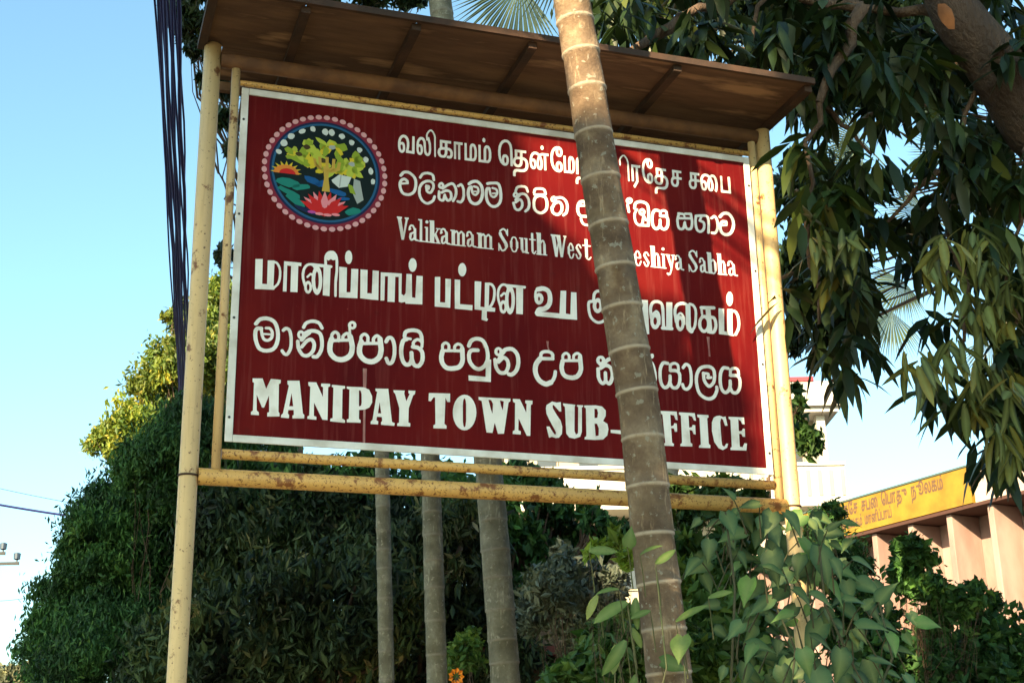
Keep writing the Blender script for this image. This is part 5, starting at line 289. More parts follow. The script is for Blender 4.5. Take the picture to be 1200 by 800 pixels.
epoly([(-.3,-.5),(-.12,-.62),(0,-.5),(.12,-.62),(.3,-.5),(.22,-.68),(0,-.76),(-.22,-.68)],10.5,'red'); eell(0,-.55,.05,.07,10.8,'pink',8)
for x in (-.2,-.08,.05,.18): eell(x,-.735+abs(x)*.15,.07,.025,10.9,'magenta' if x<-.1 else 'pink',8)
me=bpy.data.meshes.new('emblem'); me.from_pydata(ev,[],ef)
for k in EK: me.materials.append(EM[k])
for p_,m_ in zip(me.polygons,em): p_.material_index=m_
emb=new('emblem',me,None,panel,label='round council emblem with tree, sun, waves, open book and red lotus')
# canopy
cu=[-.19,.205,.68,1.205,1.90,2.585]
for a,b in zip(cu[:-1],cu[1:]):
    if a > 0:
        p = MB(); p.box((a + .003, -.40, Z0 + 1.787), (b - .003, .34, Z0 + 1.799)); p.obj('roof_sheet', SHEET, sign)
    else:
        p = MB(); p.box((a + .003, -.40, Z0 + 1.787), (b - .003, .045, Z0 + 1.799)); p.obj('roof_sheet', SHEET, sign)
        p = MB(); p.box((-.085, .048, Z0 + 1.787), (b - .003, .34, Z0 + 1.799)); p.obj('roof_sheet', SHEET, sign)
for u in (-.175,.205,.68,1.205,1.90,2.57):
    p=MB(); p.box((u-.019,-.385,Z0+1.755),(u+.019,.33 if u>0 else .04,Z0+1.7865)); p.obj('rafter',RAFTER,sign)
p=MB(); p.box((-.195,-.418,Z0+1.782),(2.59,-.4005,Z0+1.812)); p.obj('edge_strip',RAFTER,sign)
p=MB(); p.box((-.08,.30,Z0+1.715),(2.56,.3299,Z0+1.757)); p.obj('rear_batten',SHEET,sign)
# ------------------------------------------------------------------ palms
def trunkmat(name,c1,c2,c3,ringc):
    m=mat(name,c1,.85,.3); v=ocoord(m); c=ramp(m,noise(m,9,8,v,.65),[(.3,c1),(.52,c2),(.68,c3)])
    v2=ocoord(m,(3,3,.5)); c=mix(m,ramp(m,noise(m,14,6,v2,.7),[(.58,(0,0,0)),(.68,(.75,.75,.75))]),c,tuple(x*1.45 for x in c3))
    c=mix(m,ramp(m,noise(m,38,3,v),[(.62,(0,0,0)),(.66,(.8,.8,.8))]),c,(.33,.31,.25)); c=mix(m,ramp(m,noise(m,3.2,4,v),[(.5,(0,0,0)),(.75,(.5,.5,.5))]),c,(.10,.085,.05))
    a=N(m,'ShaderNodeAttribute'); a.attribute_name='var'; mu=N(m,'ShaderNodeMath',operation='MULTIPLY'); L(m,a.outputs['Fac'],mu.inputs[0]); L(m,ramp(m,noise(m,17,5,v,.7),[(.28,(.4,.4,.4)),(.45,(1,1,1))]),mu.inputs[1]); c=mix(m,mu.outputs[0],c,ringc); base(m,c); bump(m,noise(m,38,8,v,.75),.9,.02); return m
TR1=trunkmat('lichened_palm_bark',(.085,.052,.033),(.185,.125,.080),(.32,.24,.155),(.52,.44,.35))
TR2=trunkmat('grey_palm_bark',(.10,.095,.065),(.18,.17,.125),(.28,.27,.21),(.24,.22,.18))
def ringed(P,rad,rings,amp=.05,n=24,rw=.012):
    """dense resample of polyline P with raised pale leaf scar rings at heights"""
    P=cr(P,40); P=np.array(P); seg=np.linalg.norm(np.diff(P,axis=0),axis=1); s=np.concatenate([[0],np.cumsum(seg)])
    ts=[]; 
    for r_ in rings: ts+=list(r_+np.array([-2.2,-1.1,-.6,0,.6,1.1])*rw)
    ts=np.unique(np.clip(np.concatenate([np.linspace(0,s[-1],60),ts]),0,s[-1]))
    Q=np.stack([np.interp(ts,s,P[:,i]) for i in range(3)],1); rr_=np.interp(ts,np.linspace(0,s[-1],len(rad)),rad)
    rg=np.array(rings) if len(rings) else np.array([-9.])
    dd=ts[:,None]-rg[None]; near=np.abs(dd).min(1); at_=np.clip(1.15-near/rw,0,1)**.8
    above=np.where(dd>0,dd,9).min(1); below=np.where(dd<0,-dd,9).min(1)
    rr_=rr_*(1+amp*at_)*(1+.02*np.clip(1-above/.09,0,1)-.02*np.clip(1-below/.09,0,1))
    return Q,rr_,at_
def pinnate(length,droop,nl=26,ll=.5,az=0,el=1.1,base_=(0,0,0),wide=.03,rs=None):
    """feather frond -> V,quads,attr ; rachis plus narrow leaflets"""
    rs=rs or random; mb=MB(); P=[]; ca,sa=math.cos(az),math.sin(az); ang=el; p=np.array(base_,float); st=length/12
    for i in range(13):
        P.append(p.copy()); p=p+st*np.array([ca*math.cos(ang),sa*math.cos(ang),math.sin(ang)]); ang-=droop/12*(.5+i/12)
    mb.tube(P,[.018*(1-i/14) for i in range(13)],5,False)
    side=np.array([-sa,ca,0])
    for i in range(nl):
        f_=.15+.85*i/nl; k=f_*12; j=min(int(k),11); q=P[j]+(P[j+1]-P[j])*(k-j) if j<12 else P[12]; t=P[min(j+1,12)]-P[j]; t/=np.linalg.norm(t)
        l_=ll*math.sin(math.pi*(.12+.85*f_))**.6
        for s_ in (-1,1):
            dr=side*s_*.8+t*.55+np.array([0,0,-.25-.3*rs.random()]); dr/=np.linalg.norm(dr); nn=np.cross(dr,[0,0,1]); nn/=np.linalg.norm(nn)+1e-9
            a=q; b=q+dr*l_*.5+np.array([0,0,-.02]); c=q+dr*l_+np.array([0,0,-.22*l_]); w_=wide/2; vv=rs.random()
            mb.add([a-nn*w_*.6,a+nn*w_*.6,b+nn*w_,b-nn*w_,c],quads=[(0,1,2,3)],tris=[(3,2,4)],a=[vv]*5)
    return mb
PALM=leafmat('palm_leaf',[(0,(.03,.07,.02)),(.6,(.06,.12,.03)),(1,(.14,.17,.05))],.4)
SHAFT=patchy('green_crownshaft',(.12,.15,.06),(.20,.19,.10),5,.5)
# front trunk crossing the board
WT=.95
pts=[]
for px_,py_ in ((670,0),(683,75),(693,140),(703,205),(719,300),(735.5,400),(748,470),(758,560),(766,640),(774,700),(785,800)):
    u_,v_=board(px_,py_,WT); pts.append(O+UD*u_+WD*WT+np.array([0,0,Z0+v_]))
top=pts[0]; d0=(pts[0]-pts[1]); d0/=np.linalg.norm(d0)
basep=pts[-1]+(pts[-1]-pts[-3])/np.linalg.norm(pts[-1]-pts[-3])*((pts[-1][2])/abs((pts[-1]-pts[-3])[2]/np.linalg.norm(pts[-1]-pts[-3])))
P=[basep,(basep+pts[-1])/2]+pts[::-1]+[top+d0*.8+np.array([.02,0,0]),top+d0*1.8+np.array([.1,0,0])]
fp=empty('palm_tree',(basep[0],basep[1],0),'leaning ringed grey palm trunk crossing in front of the maroon board','palm')
PB=np.array([basep[0],basep[1],0])
Pc=np.array(cr(P,40)); sarr=np.concatenate([[0],np.cumsum(np.linalg.norm(np.diff(Pc,axis=0),axis=1))])
def s_of(py_):   # arc length where the trunk passes photo row
    D=Pc-EYE; yy=400-FPX*(D@_u)/(D@_f); return sarr[np.argmin(abs(yy-py_))]
rings=[s_of(y) for y in (26,64,106,158,212,265,315,362,412,460,514,571,628,684,738,790)]
rings+= [r_ for r_ in np.arange(.2,s_of(795)-.1,.13)]+[r_ for r_ in np.arange(s_of(26)+.16,sarr[-1],.15)]
Q,rr_,at_=ringed([p-PB for p in P],[.092,.084,.080,.077,.0755,.074,.073,.072,.070],sorted(rings),.045,rw=.0075)
mb=MB(); mb.tube(list(Q),list(rr_),36,True,attr=list(at_),wob=.012); mb.obj('trunk',TR1,fp,True)
tp=Q[-1]; mb=MB(); mb.tube([tp,tp+d0*.5,tp+d0*.9],[.075,.085,.045],16); mb.obj('crownshaft',SHAFT,fp,True)
for i in range(9):
    mb=pinnate(1.5,1.9,24,.42,az=i*2.4,el=1.25-.07*i,base_=tp+d0*.85,rs=random.Random(i)); mb.obj('frond',PALM,fp)
def back_palm(rows,depth,wpx,ztop,label,lean=None,seed=0,fl=.95,nfr=7):
    a=at(rows[0][0],rows[0][1],depth); b=at(rows[1][0],rows[1][1],depth); d_=(a-b)/(a[2]-b[2])
    gp=b-d_*b[2]; r_=wpx/2/FPX*depth; topz=ztop
    Pl=[gp,gp+d_*1.2,b,a,a+d_*max(topz-a[2],.3)*.5+(lean if lean is not None else 0)*.25,a+d_*max(topz-a[2],.3)+(lean if lean is not None else 0)]
    G=np.array([gp[0],gp[1],0]); e=empty('palm_tree',G,label,'palm','slender palm trunks standing behind the board')
    rn=random.Random(seed); rg=list(np.cumsum([rn.uniform(.12,.2) for _ in range(int(topz/.16))]))
    Q,rr2,at2=ringed([p-G for p in Pl],[r_*1.15,r_*1.03,r_,r_*.97,r_*.93,r_*.9],[x for x in rg if x<topz-.1],.03,rw=.009)
    mb=MB(); mb.tube(list(Q),list(rr2),24,True,attr=list(at2),wob=.02); mb.obj('trunk',TR2,e,True)
    tp=Q[-1]; dd=Q[-1]-Q[-4]; dd/=np.linalg.norm(dd)
    mb=MB(); mb.tube([tp,tp+dd*.25,tp+dd*.55],[r_*.95,r_*1.15,r_*.55],14); mb.obj('crownshaft',SHAFT,e,True)
    for i in range(nfr): pinnate(fl,2.1,18,.26,az=i*2.4+seed,el=1.2-.08*i,base_=tp+dd*.5,rs=rn,wide=.022).obj('frond',PALM,e)
back_palm(((448,560),(453,790)),9.0,18,5.0,'leftmost and thinnest of the three palm trunks behind the board',seed=1)
back_palm(((505,560),(512,790)),8.4,24,5.0,'middle of the three pale palm trunks rising behind the lower rail',seed=2)
a_=at(516,8,8.2); b_=at(574,565,8.2); c_=at(592,790,8.2); d_=(b_-c_)/(b_[2]-c_[2])
pz=b_+d_*(a_[2]-b_[2])
back_palm(((574,565),(592,790)),8.2,34,a_[2]+.12,'thickest of the three palm trunks behind the board, its top above the canopy',lean=(a_-pz),seed=3,fl=1.3)
# ------------------------------------------------------------------ leaf clouds
def leafcloud(C,size,n_dir=None,aspect=.45,droop=.3,seg=1,rng=RNG,jit=.55,var=None):
    """C (n,3) centres. returns V, quads, attr: folded diamond leaves"""
    n=len(C); d=rng.normal(size=(n,3)); d[:,2]-=droop*2
    if n_dir is not None: d=d*.6+n_dir
    d/=np.linalg.norm(d,axis=1)[:,None]; r=rng.normal(size=(n,3)); s=np.cross(d,r); s/=np.linalg.norm(s,axis=1)[:,None]+1e-9; nn=np.cross(d,s)
    l=size*(1+jit*rng.uniform(-1,1,n))[:,None]; w=l*aspect/2
    a=C-d*l/2; b=C+s*w+nn*w*.35-d*l*.05; c=C+d*l/2; e=C-s*w+nn*w*.35-d*l*.05
    V=np.stack([a,b,c,e],1).reshape(-1,3); i=np.arange(n)[:,None]*4
    T=np.concatenate([i+np.array([0,1,2]),i+np.array([0,2,3])])
    v_=var if var is not None else rng.random(n)
    return V,T,np.repeat(v_,4)
def clumpy(clumps,n,subs=26,shell=.75,spread=.22,rng=RNG,squash=.85):
    """clumps: list (centre, radius). leaves gather in sub clumps near the surface"""
    cs=np.array([c for c,r in clumps]); rs=np.array([r for c,r in clumps]); wts=rs**2; wts/=wts.sum(); out=[];vr=[]
    for c,r,w_ in zip(cs,rs,wts):
        k=int(n*w_); sd=rng.normal(size=(subs,3)); sd/=np.linalg.norm(sd,axis=1)[:,None]; rad=rng.uniform(shell-.3,1.0,subs)[:,None]**.8
        sc_=c+sd*rad*r*np.array([1,1,squash]); sv=rng.random(subs); pick=rng.integers(0,subs,k)
        out.append(sc_[pick]+rng.normal(size=(k,3))*r*spread*rng.uniform(.5,1.1,subs)[pick][:,None]); vr.append(np.clip(sv[pick]*.55+rng.random(k)*.45,0,1))
    return np.concatenate(out),np.concatenate(vr)
def limb(a,b,r0,r1,wob=.12,n=7,rs=random):
    a=np.array(a);b=np.array(b); Ln=np.linalg.norm(b-a); P=[a+(b-a)*t+np.array([rs.uniform(-1,1) for _ in range(3)])*wob*Ln*math.sin(math.pi*t)*.4 for t in np.linspace(0,1,n)]
    return P,[r0+(r1-r0)*t for t in np.linspace(0,1,n)]
BARK=patchy('brown_bark',(.075,.05,.035),(.15,.10,.07),7,.9,vs=(2,2,.6),bs=.7,bd=.03)
def tree(name,label,cat,base_,clumps,n,size,m,aspect=.45,droop=.3,rt=.15,subs=26,spread=.22,group=None,shell=.75,split=1,bark=None,squash=.85,jit=.55,fork_f=.45,limb_k=1.0):
    G=np.array([base_[0],base_[1],0.]); e=empty(name,G,label,cat,group); rs=random.Random(len(label))
    mb=MB(); cen=np.mean([c for c,r in clumps],axis=0); fork=np.array([base_[0],base_[1],max(cen[2]*fork_f,.6)]); lk=limb_k
    P,r_=limb(G,fork,rt,rt*.7,.06,rs=rs); mb.tube([p-G for p in P],r_,9)
    for c,r in clumps:
        P,r_=limb(fork,c,rt*.5*lk,rt*.1*lk,.15,rs=rs); mb.tube([p-G for p in P],r_,6)
        for _ in range(4):
            q=np.array([rs.gauss(0,1) for _ in range(3)]); q=c+q/np.linalg.norm(q)*r*.8; P,r_=limb(P[4],q,rt*.16*lk,rt*.03*lk,.15,5,rs); mb.tube([p-G for p in P],r_,4,False); P,_r2=limb(fork,c,rt*.5,rt*.1,.15,rs=rs)
    mb.obj('trunk',bark or BARK,e,True)
    C,vr=clumpy([(c-G,r) for c,r in clumps],n,subs,shell,spread,squash=squash)
    C=C[C[:,2]>.15] if True else C; vr=vr[:len(C)]
    V,T,A=leafcloud(C,size,aspect=aspect,droop=droop,var=vr,jit=jit); new('crown',fast('crown',V,T,A),m,e,kind='stuff')
    return e
def K(lst,depth,dj=1.0,seed=0):
    rs=random.Random(seed); out=[]
    for it in lst:
        dd=depth+(it[3] if len(it)>3 else rs.uniform(-dj,dj)); out.append((at(it[0],it[1],dd),it[2]/FPX*dd))
    return out
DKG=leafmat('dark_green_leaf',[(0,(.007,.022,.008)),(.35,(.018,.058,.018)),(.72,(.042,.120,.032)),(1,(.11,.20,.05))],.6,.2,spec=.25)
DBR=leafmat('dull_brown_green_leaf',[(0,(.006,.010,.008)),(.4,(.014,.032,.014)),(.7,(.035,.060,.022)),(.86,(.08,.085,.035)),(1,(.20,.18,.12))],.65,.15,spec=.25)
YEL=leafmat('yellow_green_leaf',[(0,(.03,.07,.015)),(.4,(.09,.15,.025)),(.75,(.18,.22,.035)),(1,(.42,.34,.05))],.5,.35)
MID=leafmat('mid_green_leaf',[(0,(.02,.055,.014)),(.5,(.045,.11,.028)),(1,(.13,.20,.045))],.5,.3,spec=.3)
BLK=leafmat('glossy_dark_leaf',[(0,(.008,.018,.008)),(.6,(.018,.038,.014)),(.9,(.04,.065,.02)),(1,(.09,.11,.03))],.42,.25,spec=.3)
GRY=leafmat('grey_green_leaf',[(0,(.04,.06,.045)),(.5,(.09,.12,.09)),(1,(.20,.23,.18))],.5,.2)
# dense dark tree on the left, running behind the board
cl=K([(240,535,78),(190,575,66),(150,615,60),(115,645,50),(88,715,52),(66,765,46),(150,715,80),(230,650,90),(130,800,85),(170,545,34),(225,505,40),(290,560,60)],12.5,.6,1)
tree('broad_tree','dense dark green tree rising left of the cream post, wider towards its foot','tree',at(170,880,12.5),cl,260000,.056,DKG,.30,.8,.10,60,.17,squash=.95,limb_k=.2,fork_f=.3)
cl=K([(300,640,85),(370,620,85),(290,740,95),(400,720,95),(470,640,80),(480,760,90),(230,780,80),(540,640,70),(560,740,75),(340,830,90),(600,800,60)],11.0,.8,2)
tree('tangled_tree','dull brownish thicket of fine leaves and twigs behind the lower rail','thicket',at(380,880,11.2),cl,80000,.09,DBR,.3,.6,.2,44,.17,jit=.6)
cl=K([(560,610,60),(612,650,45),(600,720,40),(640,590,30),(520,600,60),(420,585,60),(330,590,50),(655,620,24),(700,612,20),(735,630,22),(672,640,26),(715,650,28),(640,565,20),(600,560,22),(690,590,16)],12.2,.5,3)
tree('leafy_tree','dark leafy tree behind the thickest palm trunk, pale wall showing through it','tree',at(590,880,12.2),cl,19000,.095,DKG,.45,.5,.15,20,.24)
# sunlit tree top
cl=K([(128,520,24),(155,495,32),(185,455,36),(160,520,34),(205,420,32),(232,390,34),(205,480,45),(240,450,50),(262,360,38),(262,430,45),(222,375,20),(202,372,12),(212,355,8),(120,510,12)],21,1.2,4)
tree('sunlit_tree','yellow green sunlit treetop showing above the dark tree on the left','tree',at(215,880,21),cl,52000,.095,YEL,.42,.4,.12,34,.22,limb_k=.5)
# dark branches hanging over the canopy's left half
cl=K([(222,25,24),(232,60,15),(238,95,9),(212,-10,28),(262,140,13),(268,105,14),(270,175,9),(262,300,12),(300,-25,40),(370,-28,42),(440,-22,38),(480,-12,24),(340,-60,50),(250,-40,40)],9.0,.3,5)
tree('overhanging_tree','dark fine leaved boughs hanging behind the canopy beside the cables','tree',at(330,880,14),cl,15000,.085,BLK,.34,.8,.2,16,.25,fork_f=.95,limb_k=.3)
# ------------------------------------------------------------------ right hand mango tree
def strip_leaf(name,l,w,seg,curl,fold=.18,heart=False):
    mb=MB(); V=[];A=[]
    for i in range(seg+1):
        t=i/seg
        if heart: wd = w / 2 * float(np.interp(t, [0, .1, .22, .36, .55, .72, .86, 1], [.50, .92, 1.06, 1.0, .74, .43, .17, .01]))
        else: wd = math.sin(math.pi * min(1, t * .92 + .06)) ** .75 * w / 2
        if t>.98: wd=.0008
        y=l*t; z=-curl*l*t*t
        e0=1.0 if heart and i==0 else 0
        V+=[(-wd,y-(.10*l*e0),z+wd*fold),(0,y,z),(wd,y-(.10*l*e0),z+wd*fold)]; A+=[0,.55,0]
    Q=[]
    for i in range(seg):
        b=i*3; Q+=[(b,b+1,b+4,b+3),(b+1,b+2,b+5,b+4)]
    mb.add(V,quads=Q,a=A); me=mb.mesh(name,True); return me
ML=[strip_leaf('leaf',.21,.046,6,c) for c in (.15,.35,.6,.05)]
MLM=objleaf('mango_leaf_near',[(0,(.018,.034,.012)),(.3,(.04,.058,.014)),(.65,(.10,.115,.02)),(1,(.22,.18,.03))],.45,.25,.3)
MLD=objleaf('mango_leaf_dark',[(0,(.012,.022,.014)),(.6,(.02,.04,.02)),(1,(.04,.06,.022))],.33,.2)
for m_ in ML: m_.materials.append(MLM)
MLK=[m_.copy() for m_ in ML]
for m_ in MLK: m_.materials.clear(); m_.materials.append(MLD)
mango_base=at(1330,880,6.6); MG=np.array([mango_base[0],mango_base[1],0])
mango=empty('mango_tree',MG,'big spreading tree at the right with long drooping leaves and a thick bough','tree')
mb=MB(); b0=MG+np.array([0,0,0])
elbow=at(1290,250,6.3)
P=cr([b0,b0*.5+elbow*.5,elbow,at(1215,150,6.2),at(1165,75,6.1),at(1120,15,6.0),at(1085,-60,6.0),at(1000,-160,6.2)],5)
mb.tube([p-MG for p in P],list(np.linspace(.21,.085,len(P))),16); mb.obj('trunk',patchy('warm_brown_bark',(.050,.034,.026),(.095,.064,.047),6,.9,c3=(.15,.105,.08),vs=(1.5,1.5,.5),bs=.9,bd=.04),mango,True)
SC=patchy('bough_scar',(.30,.12,.045),(.17,.07,.03),10,.8)
pc=at(1108,20,5.86)
mb=MB()
mb.add([pc+_r*x*.001+_u*y*.001-np.array([0,z*.001,0])-MG for x,y,z in ((-38,62,0),(-8,52,22),(20,20,30),(34,-28,34),(38,-72,22),(12,-64,10),(-16,-22,-6),(-34,20,-14),(2,0,34))],tris=[(8,0,1),(8,1,2),(8,2,3),(8,3,4),(8,4,5),(8,5,6),(8,6,7),(8,7,0)]); mb.obj('branch_scar',SC,mango,True)
BR=[((1120,15),(1010,10)),((1010,10),(900,-20)),((900,-20),(800,20)),((800,20),(740,60)),((1010,10),(960,120)),((960,120),(945,260)),((945,260),(960,380)),((1165,75),(1100,200)),((1100,200),(1120,300)),((1120,300),(1130,400)),((1215,150),(1180,300)),((1180,300),(1190,420)),((1100,200),(1040,260)),((900,-20),(880,60)),((960,120),(1020,180)),((1190,420),(1170,500))]
for i,(a,b) in enumerate(BR):
    rs=random.Random(i); P,r_=limb(at(*a,6.1+.15*math.sin(i)),at(*b,6.1+.15*math.sin(i+1)),.035 if i<5 else .016,.02 if i<5 else .008,.2,6,rs)
    mb=MB(); mb.tube([p-MG for p in P],r_,7,False); mb.obj('branch',BARK,mango,True)
def sprig(c,nl,k,parent,off,meshes,rs,out):
    for j in range(nl):
        az=rs.uniform(0,6.283); el=rs.uniform(-1.35,-.35)
        out.append((c+np.array([rs.uniform(-.04,.04) for _ in range(3)]),az,el,rs.uniform(.8,1.15)*k))
near=[];rs=random.Random(21)
for (x,y) in ((965,300),(1000,295),(975,335),(1105,300),(1135,290),(1150,330),(1085,325),(1120,345),(1165,300),(1185,350),(1150,390),(1185,400),(1140,440),(1165,450),(1110,425),(1190,470),(1150,490),(1175,520),(1095,440),(1195,310),(1075,440),(1130,370),(1130,480),(1195,540),(1165,370)):
    sprig(at(x+rs.uniform(-8,8),y-18,5.5+rs.uniform(-.4,.5)),11,.74,None,None,ML,rs,near)
def put_leaves(lst,meshes,parent,G,cap=300):
    for i,(p,az,el,k) in enumerate(lst[:cap]):
        o=bpy.data.objects.new('leaf',meshes[i%len(meshes)]); COL.objects.link(o); o.parent=parent
        q=Matrix.Rotation(az,4,'Z')@Matrix.Rotation(el,4,'X')@Matrix.Rotation(random.uniform(-.6,.6),4,'Y')
        o.matrix_local=Matrix.Translation(Vector(p-G))@q@Matrix.Scale(k,4)
put_leaves(near,ML,mango,MG,275)
# the rest of the crown, joined: whorls of long drooping leaves
def longleaves(C,length,width,rng,elr=(-1.4,-.1)):
    n=len(C); az=rng.uniform(0,6.283,n); el=rng.uniform(elr[0],elr[1],n); l=length*rng.uniform(.7,1.15,n)
    d=np.stack([np.cos(az)*np.cos(el),np.sin(az)*np.cos(el),np.sin(el)],1); s=np.stack([-np.sin(az),np.cos(az),np.zeros(n)],1); s=s+np.cross(d,s)*rng.uniform(-.8,.8,n)[:,None]; s/=np.linalg.norm(s,axis=1)[:,None]
    nn=np.cross(s,d); L_=l[:,None]; g=np.array([0,0,-1.])
    p0=C; p1=C+d*L_*.35+g*L_*.03; p2=C+d*L_*.7+g*L_*.12; p3=C+d*L_+g*L_*.28; w=width/2
    V=np.stack([p0,p1-s*w,p1+nn*w*-.2,p1+s*w,p2-s*w*.85,p2+nn*w*-.2,p2+s*w*.85,p3],1).reshape(-1,3)
    i=np.arange(n)[:,None]*8; T=np.concatenate([i+np.array(t) for t in ((0,2,1),(0,3,2),(4,5,7),(5,6,7))]); Qd=np.concatenate([i+np.array(t) for t in ((1,2,5,4),(2,3,6,5))])
    return V,[Qd,T],np.repeat(rng.random(n),8)
rng=np.random.default_rng(5)
def whorls(lst,per,depth,sp,cnt):
    """lst (px,py,rpx): sprig centres scattered in discs of view, with depth spread"""
    out=[]
    for (x,y,r) in lst:
        k=int(cnt*(r/60)**2)+1
        for _ in range(k):
            a=rng.uniform(0,6.283); q=math.sqrt(rng.random())*r; c=at(x+q*math.cos(a),y+q*math.sin(a),depth+rng.uniform(-sp,sp)); out.append(c+rng.normal(size=(per,3))*.035)
    return np.concatenate(out)
LD=[(720,25,30),(760,10,40),(720,-20,40),(800,0,40),(850,20,40),(820,55,14),(885,55,25),(900,10,45),(950,40,48),(960,90,40),(1000,40,45),(1010,90,35),(930,125,22),(945,190,38),(935,240,38),(965,230,35),(940,290,38),(960,350,36),(985,300,30),(935,350,30),(950,400,24),(985,395,20),(1000,350,22),(965,425,14),(925,180,15),
  (1055,40,40),(1050,80,30),(1020,130,18),(1090,70,30),(1080,110,22),(1120,140,30),(1160,150,25),(1120,180,30),(1170,200,35),(1030,200,16),(1010,245,24),(1050,255,20),(1130,230,32),(1180,250,35),(1090,270,26),(1150,285,32),(1060,290,18),(1195,330,25),(1170,350,30),(1190,400,26),(1175,450,28),(1195,500,28),(1180,540,18),(1140,470,20),(1110,455,14),(1085,445,10),(1150,520,18),(1100,380,14),(1195,450,40),(1160,10,30),(1190,40,25),(1250,60,45),(1260,150,45),(1300,300,45),(1250,330,40),(1270,420,38),(1240,500,30),(1150,-60,45),(1040,-70,45),(930,-70,45),(1320,200,45),(1260,-40,45)]
LD=[(x+16 if (x<990 and y>110) else x,y,r*.94 if x<990 and y>110 else r) for x,y,r in LD]
C=whorls(LD,9,6.5,.7,24)-MG
V,Fq,A=longleaves(C,.185,.052,rng); new('crown',fast('crown',V,Fq,A,True),BLK,mango,kind='stuff')
# fine leaved dark boughs behind it
LD2=[(700,10,35),(740,-10,45),(800,-20,50),(870,-20,50),(700,-50,50),(900,30,35),(960,20,50),(1040,10,50),(980,110,30),(950,220,42),(940,320,40),(1150,180,35),(1060,60,40),(1120,110,30),(925,400,20),(1180,230,30),(1190,350,25),(1290,60,85),(1400,-20,95),(1380,170,90),(1300,-130,95),(1120,-140,80),(930,-130,75),(1480,60,90),(1310,260,60)]
cl=[(at(x,y,8.2),r/FPX*8.2) for x,y,r in LD2]
tree('neem_tree','fine leaved dark tree behind the drooping leaves at upper right','tree',at(1560,880,9.0),cl,78000,.09,BLK,.3,.8,.2,30,.26,fork_f=.95,limb_k=.3)
# little tree sprig in front of the white house
cl=K([(945,510,20),(930,485,12),(955,525,10),(935,455,7),(938,470,6)],9.0,.1,8)
tree('slender_tree','thin tree with one small leafy tuft between the cream post and the white house','tree',at(925,880,9.0),cl,900,.07,MID,.45,.5,.02,10,.3,limb_k=.4,fork_f=.9)
# ------------------------------------------------------------------ palmyra palms
FANM=leafmat('fan_leaf',[(0,(.035,.06,.055)),(.6,(.06,.10,.085)),(1,(.11,.15,.12))],.45,.3)
def fan(mb,c,apex_dir,normal,rad,seg=46,spread=2.2,rs=random):
    d=np.array(apex_dir,float); d/=np.linalg.norm(d); nn=np.array(normal,float); nn-=d*(nn@d); nn/=np.linalg.norm(nn); s=np.cross(d,nn)
    for i in range(seg):
        a=(i/(seg-1)-.5)*2*spread*.5*2; a=(i/(seg-1)-.5)*spread*2*.62
        e=d*math.cos(a)+s*math.sin(a); q=-d*math.sin(a)+s*math.cos(a); r_=rad*(.78+.22*math.cos(a*.8))*rs.uniform(.93,1.04); w=rad*.015; vv=rs.random()
        m1=c+e*r_*.55+nn*(.015*(-1)**i); tp=c+e*r_-np.array([0,0,.10*rad*rs.random()])
        mb.add([c,m1-q*w,m1+nn*.02+0*q,m1+q*w,tp],tris=[(0,1,2),(0,2,3),(1,4,2),(2,4,3)],a=[vv]*5)
def palmyra(label,crown,fans,rad,base_xy,tr=.18):
    G=np.array([base_xy[0],base_xy[1],0]); e=empty('fan_palm',G,label,'palm'); rs=random.Random(len(label))
    Q,r_,a_=ringed([G-G,(crown-G)*np.array([.5,.5,.5]),crown-G],[tr*1.3,tr,tr*.9],list(np.arange(.3,crown[2]-.2,.25)),.04,rw=.02)
    mb=MB(); mb.tube(list(Q),list(r_),14,True,attr=list(a_)); mb.obj('trunk',TR2,e,True)
    for fc in fans:
        mb=MB(); c=fc-G; d=fc-crown; P,rr=limb(crown-G,c,.03,.015,.08,6,rs); mb.tube(P,rr,6,False)
        dd=d/np.linalg.norm(d)+np.array([0,0,-.75]); fan(mb,c,dd,np.array([rs.uniform(-.3,.3),-1,rs.uniform(-.2,.4)]),rad*rs.uniform(.9,1.1),rs=rs); mb.obj('fan_leaf',FANM,e)
cw=at(1165,300,26); palmyra('fan palm far right behind the pink building, fans showing through the dark boughs',cw,
  [at(1045,365,26),at(1080,245,26.5),at(1010,165,25.5),at(1120,180,26),at(1060,330,27),at(1210,170,26),at(1250,280,26),at(1240,380,26.5),at(1160,400,27),at(1010,190,26.4),at(1100,150,25)],1.05,cw[:2])
cw=at(772,-95,16); palmyra('fan palm behind the board whose fans show above the canopy beside the front trunk',cw,
  [at(668,-62,16.3),at(640,-95,15.8),at(700,-130,16),at(820,-160,16),at(880,-90,16),at(840,-10,17),at(735,-15,17.2),at(610,-20,17.5)],1.15,at(768,880,16)[:2])
